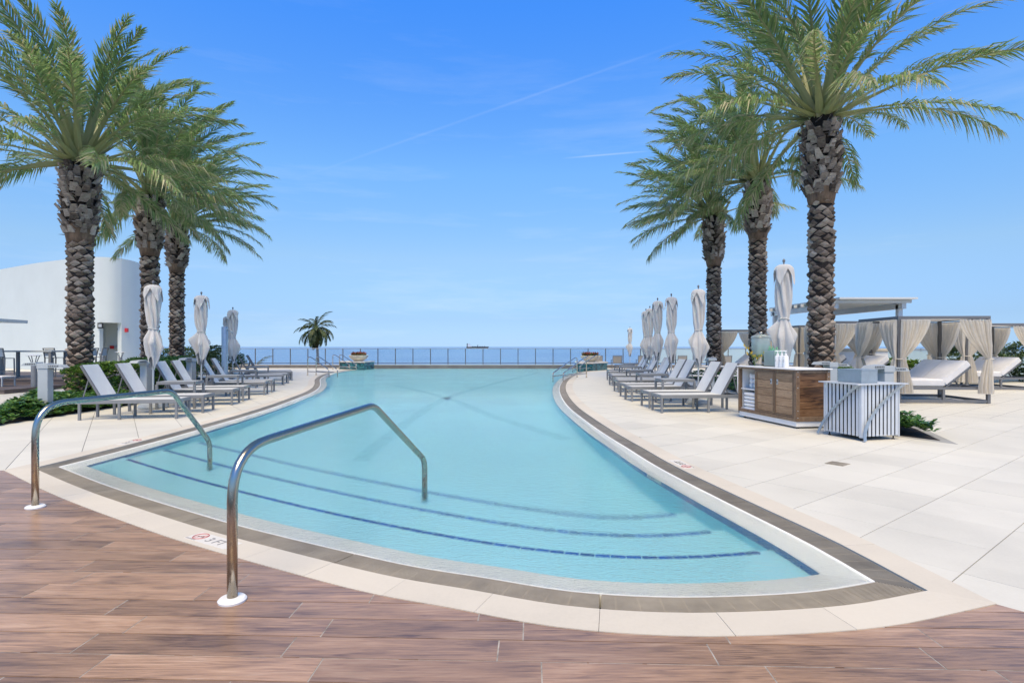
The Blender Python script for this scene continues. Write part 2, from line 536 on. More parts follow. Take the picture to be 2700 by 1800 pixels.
M['white_plastic'] = plain('white_plastic', (.82,.82,.81), .35, var=.02)
M['black'] = plain('black_plastic', (.015,.015,.016), .5)
M['red'] = plain('red_plastic', (.5,.02,.03), .4)
def sling(name, c):
    t = NT(name)
    v = t.coord((420,420,420)); w = t.n('ShaderNodeTexChecker'); w.inputs['Scale'].default_value = 1.
    t.t.links.new(v, w.inputs['Vector'])
    b = t.noise(t.coord(), 3, 4, .6)
    cc = t.ramp(b, [(.3, scale_c(c,.94)), (.7, scale_c(c,1.05))])
    return t.done(t.bsdf(color=cc, rough=.7, normal=t.bump(w.outputs['Fac'], .15, .001)))
M['sling'] = sling('pale_sling_mesh', (.64,.65,.64))
M['sling_tan'] = sling('tan_sling_mesh', (.30,.28,.25))
def cloth(name, c, trans=.3, wr=1.):
    t = NT(name); v = t.coord()
    f = t.noise(v, 3.5, 5, .6)
    cc = t.ramp(f, [(.3, scale_c(c,.93)), (.7, scale_c(c,1.05))])
    n = t.bump(t.math('ADD', t.noise(t.coord((9,9,2.2)), 2.2, 4, .55, .6), t.math('MULTIPLY', t.noise(v, 300, 2), .1)), .35*wr, .03)
    d = t.n('ShaderNodeBsdfDiffuse'); t.set(d, 'Color', cc); t.set(d, 'Normal', n); d.inputs['Roughness'].default_value = .8
    tr = t.n('ShaderNodeBsdfTranslucent'); t.set(tr, 'Color', cc); t.set(tr, 'Normal', n)
    mxs = t.n('ShaderNodeMixShader'); mxs.inputs[0].default_value = trans
    t.t.links.new(d.outputs[0], mxs.inputs[1]); t.t.links.new(tr.outputs[0], mxs.inputs[2])
    return t.done(mxs.outputs[0])
M['canvas'] = cloth('off_white_canvas', (.69,.675,.65), .14)
M['curtain'] = cloth('linen_curtain', (.88,.84,.765), .5)
M['cushion'] = cloth('white_cushion', (.73,.72,.705), 0., .5)
M['towel'] = plain('white_towel', (.80,.80,.79), .95, var=.04, bump=.8, bscale=240, bdist=.004)
def leaf(name, green, tan, trans=.3, rough=.45, amount=1.):
    t = NT(name); k = t.attr('tint')
    r = t.noise(t.coord(), 1.1, 2, .5)
    g2 = tuple(x*y for x, y in zip(green, (1.55,1.4,1.3)))
    c = t.ramp(t.math('MULTIPLY', k, amount), [(0., scale_c(green,.62)), (.35, green), (.62, g2), (.82, tan), (1., scale_c(tan,1.25))])
    c = t.mix(t.math('MULTIPLY', r, .5), c, scale_c(green, .9))
    b = t.bsdf(color=c, rough=rough, spec=.45)
    tr = t.n('ShaderNodeBsdfTranslucent'); t.set(tr, 'Color', c)
    mxs = t.n('ShaderNodeMixShader'); mxs.inputs[0].default_value = trans
    t.t.links.new(b, mxs.inputs[1]); t.t.links.new(tr.outputs[0], mxs.inputs[2])
    return t.done(mxs.outputs[0])
M['frond'] = leaf('date_palm_leaflets', (.205,.315,.12), (.52,.46,.29), .44, .36)
M['coconut'] = leaf('coconut_leaflets', (.05,.09,.026), (.14,.13,.06), .25)
M['hedge'] = leaf('hedge_leaves', (.12,.23,.045), (.31,.40,.09), .34, .35)
M['ground_cover'] = leaf('glossy_leaves', (.075,.18,.045), (.22,.33,.10), .26, .22)
M['bush'] = leaf('bush_leaves', (.08,.14,.06), (.18,.21,.10), .25, .5)
M['petiole'] = plain('palm_petiole', (.26,.27,.13), .5, var=.25, scale=2.5)
def bark(name, lo, mid, hi, sc_=7):
    t = NT(name); k = t.attr('tint'); v = t.coord()
    f = t.noise(t.coord((1,1,2.4)), sc_, 7, .72, .8)
    g = t.math('ADD', t.math('MULTIPLY', f, .62), t.math('MULTIPLY', k, .38))
    c = t.ramp(g, [(.28, lo), (.5, mid), (.72, hi)])
    return t.done(t.bsdf(color=c, rough=.9, spec=.2, normal=t.bump(t.noise(t.coord((1,1,4)), 22, 5, .7, .5), .9, .03)))
M['trunk'] = bark('palm_trunk', (.05,.036,.027), (.27,.205,.155), (.55,.46,.37))
M['trunk_core'] = plain('palm_core', (.022,.015,.011), .95, var=.5, scale=11, bump=.8, bscale=30, bdist=.02)
M['boot'] = bark('palm_boot', (.05,.038,.03), (.26,.21,.17), (.54,.47,.40), 9)
M['fibre'] = plain('palm_fibre', (.17,.11,.07), .95, var=.6, scale=7, bump=1., bscale=40, bdist=.02, stretch=(1,1,.3))
M['soil'] = plain('soil', (.045,.034,.026), .95, var=.4, scale=12, bump=1, bscale=30, bdist=.02)
M['kerb'] = plain('bed_kerb', (.34,.34,.33), .8, var=.08)
M['dark_stone'] = plain('dark_curb_stone', (.15,.14,.135), .6, var=.2, scale=2, rand=.12)
M['cap_stone'] = plain('cap_stone', (.62,.59,.53), .6, var=.08)
def pebble():
    t = NT('teal_glass_pebble'); v = t.n('ShaderNodeTexVoronoi', feature='DISTANCE_TO_EDGE'); v.inputs['Scale'].default_value = 4.6
    w = t.n('ShaderNodeTexVoronoi'); w.inputs['Scale'].default_value = 4.6
    c0 = t.coord((1,1,1.5)); t.t.links.new(c0, v.inputs['Vector']); t.t.links.new(c0, w.inputs['Vector'])
    c = t.mix(t.math('GREATER_THAN', v.outputs['Distance'], .06), (.012,.02,.025), t.mix(w.outputs['Color'], (.02,.10,.13), (.05,.22,.25)))
    return t.done(t.bsdf(color=c, rough=.15))
M['teal'] = pebble()
M['bowl'] = plain('cream_cast_bowl', (.58,.53,.43), .7, var=.08)
M['flower'] = leaf('bromeliad_leaves', (.07,.11,.03), (.42,.07,.05), .15, .4)
def thin_glass(name, tint, refl=.12, mode='clear', milk=.0, milkc=(.8,.86,.86)):
    t = NT(name)
    tr = t.n('ShaderNodeBsdfTransparent'); tr.inputs['Color'].default_value = (*tint, 1)
    gl = t.n('ShaderNodeBsdfGlossy'); gl.inputs['Roughness'].default_value = .02
    lw = t.n('ShaderNodeFresnel'); lw.inputs['IOR'].default_value = 1.45
    mxs = t.n('ShaderNodeMixShader'); t.set(mxs, 0, t.math('MULTIPLY', lw.outputs[0], refl*8))
    t.t.links.new(tr.outputs[0], mxs.inputs[1]); t.t.links.new(gl.outputs[0], mxs.inputs[2])
    o = mxs.outputs[0]
    if milk:
        d = t.n('ShaderNodeBsdfDiffuse'); d.inputs['Color'].default_value = (*milkc, 1)
        t2 = t.n('ShaderNodeBsdfTranslucent'); t2.inputs['Color'].default_value = (*milkc, 1)
        m1 = t.n('ShaderNodeMixShader'); m1.inputs[0].default_value = .45
        t.t.links.new(d.outputs[0], m1.inputs[1]); t.t.links.new(t2.outputs[0], m1.inputs[2])
        m2 = t.n('ShaderNodeMixShader'); m2.inputs[0].default_value = milk
        t.t.links.new(o, m2.inputs[1]); t.t.links.new(m1.outputs[0], m2.inputs[2]); o = m2.outputs[0]
    return t.done(o)
M['rail_glass'] = thin_glass('rail_glass', (.93,.965,.97), .10, milk=.10, milkc=(.75,.83,.9))
M['frost'] = thin_glass('frosted_glass', (.9,.96,.96), .1, milk=.62, milkc=(.72,.83,.82))
M['glass'] = thin_glass('clear_jar_glass', (.93,.97,.955), .12, milk=.26, milkc=(.88,.95,.92))
M['jar_water'] = thin_glass('jar_water', (.86,.95,.91), .06, milk=.5, milkc=(.84,.93,.89))
M['green_glass'] = thin_glass('green_glass', (.42,.78,.55), .14, milk=.5, milkc=(.40,.78,.54))
M['yellow'] = plain('orchid_petal', (.80,.52,.03), .6, var=.2, scale=40)
M['stem'] = plain('orchid_stem', (.12,.20,.04), .6)
M['ink'] = plain('marker_ink', (.06,.06,.065), .7, var=.3, scale=30)
M['ink_faded'] = plain('marker_ink_faded', (.30,.29,.285), .7, var=.3, scale=30)
M['ink_pale'] = plain('marker_ink_pale', (.48,.46,.44), .7)
M['ink_red'] = plain('marker_red', (.50,.15,.15), .7, var=.2, scale=30)
M['marker'] = plain('marker_tile', (.72,.69,.63), .5, var=.03)
M['hull'] = plain('ship_hull', (.03,.04,.06), .6)
M['ship_white'] = plain('ship_white', (.6,.64,.68), .6)

# ------------------------------------------------------------------ pool outline (metres; x right, y away from the camera)
L_IN = [(-10.7,40.2),(-10.45,37.6),(-10.45,35.7),(-10.35,33.1),(-9.6,29.0),(-8.71,25.8),(-7.78,23.1),(-7.04,20.66),(-6.59,18.69),(-6.27,16.58),(-5.99,14.53),(-5.80,12.53),(-5.70,10.42),(-5.66,8.95),(-5.67,7.6),(-5.69,7.14)]
F_IN = [(-5.69,7.14),(-4.29,6.10),(-2.79,5.10),(-2.33,4.81),(-1.26,4.205),(-.652,3.893),(-.191,3.719),(.362,3.508),(.866,3.43),(1.313,3.436),(1.746,3.484),(2.018,3.545),(2.33,3.65)]
R_IN = [(2.33,3.65),(2.28,4.3),(2.08,5.5),(1.86,6.9),(1.79,7.55),(1.72,8.45),(1.64,9.35),(1.55,10.66),(1.48,12.2),(1.43,13.7),(1.44,15.52),(1.53,17.87),(1.69,20.27),(1.96,22.89),(2.44,26.32),(3.08,29.61),(3.95,33.33),(4.72,35.6),(5.3,37.4),(5.7,40.2)]
cl_, cf_, cr_ = catmull(L_IN, .28), catmull(F_IN, .12), catmull(R_IN, .28)
EDGE = np.vstack([cl_, cf_[1:], cr_[1:]])
I_LC, I_RC = len(cl_)-1, len(cl_)+len(cf_)-2
def offset(P, d):
    """outward offset with mitred corners (outward is to the right of travel)"""
    out = []
    n = len(P)
    def nrm(a, b):
        t = b-a; t = t/np.linalg.norm(t); return np.array((t[1], -t[0]))
    for i in range(n):
        if i == 0: q = nrm(P[0], P[1]); out.append(P[0]+q*d); continue
        if i == n-1: q = nrm(P[-2], P[-1]); out.append(P[-1]+q*d); continue
        n1, n2 = nrm(P[i-1], P[i]), nrm(P[i], P[i+1])
        m = n1+n2; m = m/np.linalg.norm(m)
        out.append(P[i]+m*d/max(.25, m@n1))
    return np.array(out)
GR, CO, LE = .215, .475, -.245
G_OUT, C_OUT, L_EDGE = offset(EDGE, GR), offset(EDGE, CO), offset(EDGE, LE)
ARC = np.concatenate([[0], np.cumsum(np.linalg.norm(np.diff(EDGE, axis=0), axis=1))])
def at_arc(P, s):
    return np.array((np.interp(s, ARC, P[:,0]), np.interp(s, ARC, P[:,1])))
def band_poly(A, B, s0, s1):
    ss = [s0]+[float(x) for x in ARC if s0+.01 < x < s1-.01]+[s1]
    a = [tuple(at_arc(A, s)) for s in ss]; b = [tuple(at_arc(B, s)) for s in ss]
    return a, b
SPANS = [(ARC[0], ARC[I_LC]), (ARC[I_LC], ARC[I_RC]), (ARC[I_RC], ARC[-1])]

# ------------------------------------------------------------------ setting: sea, beach, decks, pool
MB().add([(-40000,150,-12),(40000,150,-12),(40000,60000,-12),(-40000,60000,-12)], [(0,1,2,3)]).build('sea', M['sea'])['kind'] = 'structure'
MB().add([(-400,41,-12.3),(400,41,-12.3),(400,170,-12.3),(-400,170,-12.3)], [(0,1,2,3)]).build('beach', M['sand'])['kind'] = 'structure'

tipL, tipR = C_OUT[I_LC], C_OUT[I_RC]
perp = np.array((math.sin(A_R), -math.cos(A_R)))
cornerR = tipR + perp*2.9
deck_l_poly = [tuple(p) for p in C_OUT[:I_LC+1]] + [(-16, tipL[1]), (-60, tipL[1]), (-60, 46), (C_OUT[0][0], 46)]
deck_r_poly = [tuple(p) for p in C_OUT[I_RC:]] + [(C_OUT[-1][0], 46), (60, 46), (60, cornerR[1]), tuple(cornerR)]
wood_poly = [tuple(p) for p in C_OUT[I_LC:I_RC+1]] + [tuple(cornerR), (-12, cornerR[1]), (-12, tipL[1])]
def slab(name, poly, m, z, zb=-.4):
    b = MB(); b.prism(poly, zb, z); o = b.build(name, m); o['kind'] = 'structure'; return o
deck_l = slab('pool_deck', deck_l_poly, M['deck_left'], -.006)
deck_r = slab('pool_deck', deck_r_poly, M['deck_right'], -.006)
wood = slab('wood_terrace', wood_poly, M['plank_grout'], -.0045)
def seen(x, y, m=.7):
    return y > 1.9 and abs(x) < .9*y + m + .4
def tiles(parent, poly, ang, n0, t0, pitch, mat_, ymax, xr, gap=.0012, gap2=.0036):
    d = np.array((math.cos(ang), math.sin(ang))); q = np.array((-d[1], d[0]))
    cnt = 0
    for i in range(-40, 60):
        for j in range(-40, 60):
            a0, a1 = t0+i*pitch, t0+(i+1)*pitch
            b0, b1 = n0+j*pitch, n0+(j+1)*pitch
            c = d*(a0+a1)/2+q*(b0+b1)/2
            if not (xr[0] < c[0] < xr[1] and c[1] < ymax and seen(*c)): continue
            w = [tuple(d*x+q*y) for x, y in ((a0+gap,b0+gap2),(a1-gap,b0+gap2),(a1-gap,b1-gap2),(a0+gap,b1-gap2))]
            p = clip_poly(poly, w)
            if len(p) < 3 or area(p) < .004: continue
            MB().prism(p, -.01, random.uniform(-.0006, .0006)).build('tile', mat_, parent)
            cnt += 1
    return cnt
MASK_L = [tuple(p) for p in offset(EDGE, CO+.003)[:I_LC+1]] + [(-60, tipL[1]), (-60, 46), (C_OUT[0][0], 46)]
MASK_R = [tuple(p) for p in offset(EDGE, CO+.003)[I_RC:]] + [(C_OUT[-1][0], 46), (60, 46), (60, cornerR[1]), tuple(cornerR)]
tiles(deck_r, MASK_R, A_R, N0_R, T0_R, PITCH, M['tile'], 11.6, (0, 11.5))
tiles(deck_l, MASK_L, A_L, N0_L, T0_L, PITCH, M['tile'], 12.2, (-10.6, 0), .0040, .0010)
# wood-look planks, row by row
WMASK = [tuple(p) for p in offset(EDGE, CO+.003)[I_LC:I_RC+1]] + [tuple(cornerR), (-12, cornerR[1]), (-12, tipL[1])]
dW = np.array((math.cos(A_W), math.sin(A_W))); qW = np.array((-dW[1], dW[0]))
starts = {-1: -2.05, 0: -2.262, 1: -2.14, 2: -2.39, 3: -2.0, 4: -1.86}
rr = random.Random(3)
fill = MB()
def filler(a0, a1, b0, b1):
    p = clip_poly(WMASK, [tuple(dW*x+qW*y) for x, y in ((a0,b0),(a1,b0),(a1,b1),(a0,b1))])
    if len(p) >= 3 and area(p) > 2e-5: fill.prism(p, -.006, -.0012)
for j in range(-5, 23):
    b0 = 2.715+j*.198; b1 = b0+.198
    s0 = starts.get(j, rr.uniform(-3, -2))
    for i in range(-8, 8):
        a0 = s0+i*1.05; a1 = a0+1.05
        c = dW*(a0+a1)/2+qW*(b0+b1)/2
        if not seen(*c, .9): continue
        g, h = .0036, .0034
        filler(a0-g, a0+g, b0+h, b1-h)
        w = [tuple(dW*x+qW*y) for x, y in ((a0+g,b0+h),(a1-g,b0+h),(a1-g,b1-h),(a0+g,b1-h))]
        p = clip_poly(WMASK, w)
        if len(p) < 3 or area(p) < .003: continue
        MB().prism(p, -.01, random.uniform(-.0008, .0006)).build('plank', M['plank'], wood)

for j, x0, x1 in ((0,-3.2,4.5),(5,-6,-1.4),(9,-6,-3.4)):
    x = x0
    while x < x1:
        L_ = rr.uniform(.15, .9)
        filler(x, x+L_, 2.715+j*.198-.0024, 2.715+j*.198+.0024); x += L_+rr.uniform(.0, .10)
fill.build('joint_filler', M['plank_filler'], wood)['kind'] = 'stuff'
coping = empty_structure('pool_coping')
grate = empty_structure('overflow_grate')
ledge = empty_structure('pool_ledge')
for si, (s0, s1) in enumerate(SPANS):
    L = s1-s0
    n = round(L/.62)
    for i in range(n):
        a, b = s0+L*i/n, s0+L*(i+1)/n
        e0 = 0 if (i == 0) else .0011; e1 = 0 if i == n-1 else .0011
        A, B = band_poly(offset(EDGE, GR+.004), C_OUT, a+e0, b-e1)
        MB().prism(A+B[::-1], -.2, .003+random.uniform(0, .0012)).build('coping_stone', M['coping'], coping)
    n = round(L/1.9)
    for i in range(n):
        a, b = s0+L*i/n, s0+L*(i+1)/n
        e0 = 0 if (i == 0) else .006; e1 = 0 if i == n-1 else .006
        near = min(at_arc(EDGE, (a+b)/2)[1], 99)
        nb = 15 if near < 9 else (8 if near < 16 else 5)
        pitch = (GR-.012)/nb
        m = MB()
        for k in range(nb):
            o0 = .008+k*pitch; o1 = o0+pitch*.52
            A, B = band_poly(offset(EDGE, o0), offset(EDGE, o1), a+e0, b-e1)
            m.prism(A+B[::-1], -.03, -.004)
        ss = np.arange(a+.08, b-.05, .13)
        for s in ss:
            A, B = band_poly(offset(EDGE, .008), offset(EDGE, GR-.006), s, s+.012)
            m.prism(A+B[::-1], -.034, -.0065)
        m.build('grate_section', M['grate'], grate)
    n = round(L/1.2)
    for i in range(n):
        a, b = s0+L*i/n, s0+L*(i+1)/n
        e0 = 0 if (i == 0) else .002; e1 = 0 if i == n-1 else .002
        A, B = band_poly(EDGE, offset(EDGE, -.09), a+e0, b-e1)
        C, _ = band_poly(L_EDGE, L_EDGE, a+e0, b-e1)
        m = MB(); k = len(A)
        vs = [(*p, -.003) for p in A]+[(*p, -.026) for p in B]+[(*p, -.05) for p in C]+[(*p, -.075) for p in C]+[(*p, -.12) for p in A]
        fs = []
        for r in range(4):
            for x in range(k-1):
                fs.append((r*k+x, r*k+x+1, (r+1)*k+x+1, (r+1)*k+x))
        fs += [(4*k+x, 4*k+x+1, x+1, x) for x in range(k-1)]
        m.add(vs, fs).build('ledge_stone', M['ledge'], ledge)
b = MB()
vs = [(*p, -.09) for p in offset(EDGE, 0)]+[(*p, -.09) for p in offset(EDGE, GR+.02)]
k = len(EDGE)
b.add(vs, [(i, i+1, k+i+1, k+i) for i in range(k-1)]).build('gutter', M['grate_dark'], grate)

shell = empty_structure('pool_shell')
DEPTH = -1.0
def wall_strip(name, curve, z0, z1, m, parent):
    b = MB(); k = len(curve)
    vs = [(*p, z0) for p in curve]+[(*p, z1) for p in curve]
    s = np.concatenate([[0], np.cumsum(np.linalg.norm(np.diff(curve, axis=0), axis=1))])
    b.uv = [(x, z0) for x in s]+[(x, z1) for x in s]
    b.add(vs, [(i, i+1, k+i+1, k+i) for i in range(k-1)])
    return b.build(name, m, parent)
L_WALL = offset(EDGE, LE-.003)
wall_strip('waterline_tile', L_WALL, -.25, -.06, M['waterline'], shell)
wall_strip('plaster_wall', offset(EDGE, LE+.004), DEPTH-.02, -.05, M['plaster'], shell)
pf = [tuple(p) for p in offset(EDGE, LE+.05)]
b = MB(); b.add([(*p, DEPTH) for p in pf]+[(5.7, 40.4, DEPTH), (-10.6, 40.4, DEPTH)], [tuple(range(len(pf)+2))])
b.build('pool_floor', M['plaster'], shell)
# entry steps along the front arc, with cobalt nosing tiles
Fext = np.vstack([cf_[0]+(cf_[0]-cf_[1])/np.linalg.norm(cf_[0]-cf_[1])*np.array([[3.2],[1.6],[.8]]), cf_, cf_[-1]+(cf_[-1]-cf_[-2])/np.linalg.norm(cf_[-1]-cf_[-2])*np.array([[.1],[.2]])])
for _ in range(36):
    Fext[3:-2] = Fext[3:-2]*.5+(Fext[2:-3]+Fext[4:-1])*.25
def inside_pool(p):
    # left and right walls only
    x, y = p
    xl = np.interp(y, L_WALL[:I_LC+1][::-1,1], L_WALL[:I_LC+1][::-1,0])
    xr = np.interp(y, L_WALL[I_RC:,1], L_WALL[I_RC:,0])
    return xl+.07 < x < xr-.05
cuts = [(-.05, .81, -.20), (.77, 1.51, -.42), (1.47, 2.24, -.64)]
for (d0, d1, z) in cuts:
    A, B = offset(Fext, -d0), offset(Fext, -d1)
    b = MB(); k = len(A)
    vs = [(*p, z) for p in A]+[(*p, z) for p in B]+[(*p, DEPTH-.02) for p in B]
    b.add(vs, [(i, k+i, k+i+1, i+1) for i in range(k-1)]+[(k+i, 2*k+i, 2*k+i+1, k+i+1) for i in range(k-1)])
    b.build('pool_step', M['plaster'], shell)
    s = np.concatenate([[0], np.cumsum(np.linalg.norm(np.diff(B, axis=0), axis=1))])
    C = offset(Fext, -(d1-.052))
    x = .02
    while x < s[-1]-.12:
        P = [np.array((np.interp(x+o, s, Q[:,0]), np.interp(x+o, s, Q[:,1]))) for Q, o in ((C,0),(C,.108),(B,.108),(B,0))]
        if inside_pool(P[0]) and inside_pool(P[1]):
            MB().prism([tuple(p) for p in P], z-.01, z+.004).build('nosing_tile', M['nosing'], shell)
        x += .115
for pts in ([(-2.3,8.6),(-2.3,12.8),(-2.0,18.2),(-.5,25.6),(1.75,35)], [(-4.9,23.6),(-2.1,18),(-.4,13.4),(1.0,10.4)]):
    c = catmull(pts, .4); A, B = offset(c, .14), offset(c, -.14)
    MB().prism([tuple(p) for p in A]+[tuple(p) for p in B[::-1]], DEPTH-.01, DEPTH+.004).build('floor_band', M['band'], shell)
wp = [tuple(p) for p in EDGE]
b = MB(); b.add([(*p, -.008) for p in wp], [tuple(range(len(wp)))])
b.build('pool_water', M['water'])['kind'] = 'structure'

# deck drain
dr = thing('deck_drain', (*gp(2208, 1222), .0), 'square bronze drain cover set into the pale deck tiles', 'drain', R(38))
m = MB(); m.box(-.11,.11,-.11,.11,-.008,.001); m.build('frame', M['grate_dark'], dr)
m = MB()
for k in range(11):
    m.box(-.10, .10, -.10+k*.0185, -.09+k*.0185, 0, .004)
m.box(-.11,.11,-.11,-.1,0,.004); m.box(-.11,.11,.1,.11,0,.004); m.box(-.11,-.1,-.11,.11,0,.0045); m.box(.1,.11,-.11,.11,0,.0045); m.box(-.02,.02,-.1,.1,0,.0045)
m.build('grille', M['grate'], dr)

# planting beds
bed_l = [(-9.75,10.5),(-9.8,14.4),(-10.3,17.2),(-11.2,20),(-12.3,23),(-14.2,27),(-17.5,30),(-19,28.5),(-17,24),(-15.1,20),(-13.7,16.5),(-11.9,13.2)]
bed_r = [(6.86,8.75),(7.5,10.3),(7.95,12.2),(9.1,14.9),(9.7,17.5),(10.6,23.6),(9.8,28),(8.4,28),(7.8,22),(7.0,17),(6.3,12.9),(6.02,11.2),(6.42,9.5)]
for poly in (bed_l, bed_r):
    cx = sum(p[0] for p in poly)/len(poly); cy = sum(p[1] for p in poly)/len(poly)
    o = MB().prism(poly, -.008, .002).build('planting_bed', M['kerb']); o['kind'] = 'structure'
    P = np.array(poly+poly[:1]); q = offset(P, .07 if poly is bed_l else .07)
    inner = [tuple(np.array(p)+(np.array((cx,cy))-p)*min(.09, .10)) if False else tuple(p) for p in poly]
    ii = []
    n = len(poly)
    ar = sum(poly[i][0]*poly[(i+1)%n][1]-poly[(i+1)%n][0]*poly[i][1] for i in range(n))
    for i in range(n):
        a, c0, d0 = np.array(poly[i-1]), np.array(poly[i]), np.array(poly[(i+1)%n])
        t1 = (c0-a)/np.linalg.norm(c0-a); t2 = (d0-c0)/np.linalg.norm(d0-c0)
        s = 1 if ar > 0 else -1
        n1 = np.array((-t1[1], t1[0]))*s; n2 = np.array((-t2[1], t2[0]))*s
        mm = n1+n2; mm = mm/np.linalg.norm(mm)
        ii.append(tuple(c0+mm*(.07 if poly is bed_l else .15)/max(.45, mm@n1)))
    MB().prism(ii, .0, .008).build('soil', M['soil'], o)

# leaves -----------------------------------------------------------
def rosette(m, rnd, x, y, z, s, n=7, up=.5):
    ph = rnd.uniform(0, 6.28)
    tilt = (rnd.gauss(0,.25), rnd.gauss(0,.25))
    base = rnd.uniform(.15, .75)
    for k in range(n):
        a = ph+k*2.4+rnd.gauss(0,.2)
        e = rnd.uniform(.15, .95)*up*1.6
        L = s*rnd.uniform(.7, 1.15)
        d = Vector((math.cos(a)*math.cos(e)+tilt[0]*.4, math.sin(a)*math.cos(e)+tilt[1]*.4, math.sin(e))).normalized()
        w = Vector((-math.sin(a), math.cos(a), 0))*L*.24
        p = Vector((x, y, z)); nn = d.cross(w).normalized()
        q1 = p+d*L*.55-nn*L*.06; q2 = p+d*L+Vector((0,0,-L*.16))
        m.tint = min(1, max(0, base+rnd.gauss(0,.18)))
        m.add([p, q1-w+nn*L*.05, q1, q1+w+nn*L*.05, q2], [(0,1,2),(0,2,3),(1,4,2),(2,4,3)])
def in_poly(x, y, poly):
    c = False; n = len(poly)
    for i in range(n):
        (x1,y1),(x2,y2) = poly[i-1], poly[i]
        if (y1 > y) != (y2 > y) and x < (x2-x1)*(y-y1)/(y2-y1)+x1: c = not c
    return c
def dist_poly(x, y, poly):
    best = 9
    for i in range(len(poly)):
        a, b_ = poly[i-1], poly[i]
        ex, ey = b_[0]-a[0], b_[1]-a[1]
        t = max(0, min(1, ((x-a[0])*ex+(y-a[1])*ey)/(ex*ex+ey*ey)))
        best = min(best, math.hypot(x-a[0]-ex*t, y-a[1]-ey*t))
    return best
def cover(name, poly, n, h, s, seed, label, yr, mat_='ground_cover', margin=.02):
    rnd = random.Random(seed); m = MB()
    xs = [p[0] for p in poly]; cnt = 0; tries = 0
    while cnt < n and tries < n*40:
        tries += 1
        x, y = rnd.uniform(min(xs), max(xs)), rnd.uniform(*yr)
        if not in_poly(x, y, poly): continue
        d = dist_poly(x, y, poly)
        if d < margin: continue
        hh = h*min(1, .35+d/.5)*(.75+.35*math.sin(x*3.1+y*2.3)*math.sin(y*1.7-x*.6))
        z = hh*rnd.uniform(.25, 1)**.6
        rosette(m, rnd, x, y, max(.03, z), s, 7)
        cnt += 1
    o = m.build(name, M[mat_], None, tint=True)
    return tag(o, label, 'ground cover', kind='stuff')
cover('ground_cover', bed_l, 1500, .36, .15, 5, 'glossy green ground cover in the left planting bed below the first palm', (10.5, 15.8))
cover('ground_cover', bed_r, 520, .34, .14, 6, 'glossy green ground cover in the planting bed behind the slatted bin', (8.9, 12.2), margin=.16)
cover('ground_cover', bed_r, 1100, .42, .17, 8, 'glossy green plants in the bed around the right palms', (12.2, 28))
def hedge(name, poly, zt, n, s, seed, label, cat='hedge', mat_='hedge', round_=.35):
    """clipped hedge: leaf clusters on the faces and through the outer shell of the volume"""
    rnd = random.Random(seed); m = MB()
    xs = [p[0] for p in poly]; ys = [p[1] for p in poly]; c = 0
    while c < n:
        x, y = rnd.uniform(min(xs), max(xs)), rnd.uniform(min(ys), max(ys))
        if not in_poly(x, y, poly): continue
        d = dist_poly(x, y, poly)
        top = zt*(1-.18*max(0, 1-d/round_)**2)+.05*math.sin(x*2.2)+.05*math.sin(y*1.6+1)
        if rnd.random() < .5:
            z = top-abs(rnd.gauss(0, .06))
        else:
            if d > .3: continue
            z = rnd.uniform(.05, top)
        rosette(m, rnd, x, y, z, s, 5, .7); c += 1
    return tag(m.build(name, M[mat_], None, tint=True), label, cat)
hedge('hedge', [(-10.75,15.3),(-10.9,17.2),(-11.9,20),(-13.0,23),(-14.9,27),(-16.4,26.2),(-14.6,22.6),(-13.4,19.5),(-12.6,17.3),(-12.1,15.2)], .98, 5600, .13, 11, 'long clipped green hedge behind the left row of loungers')

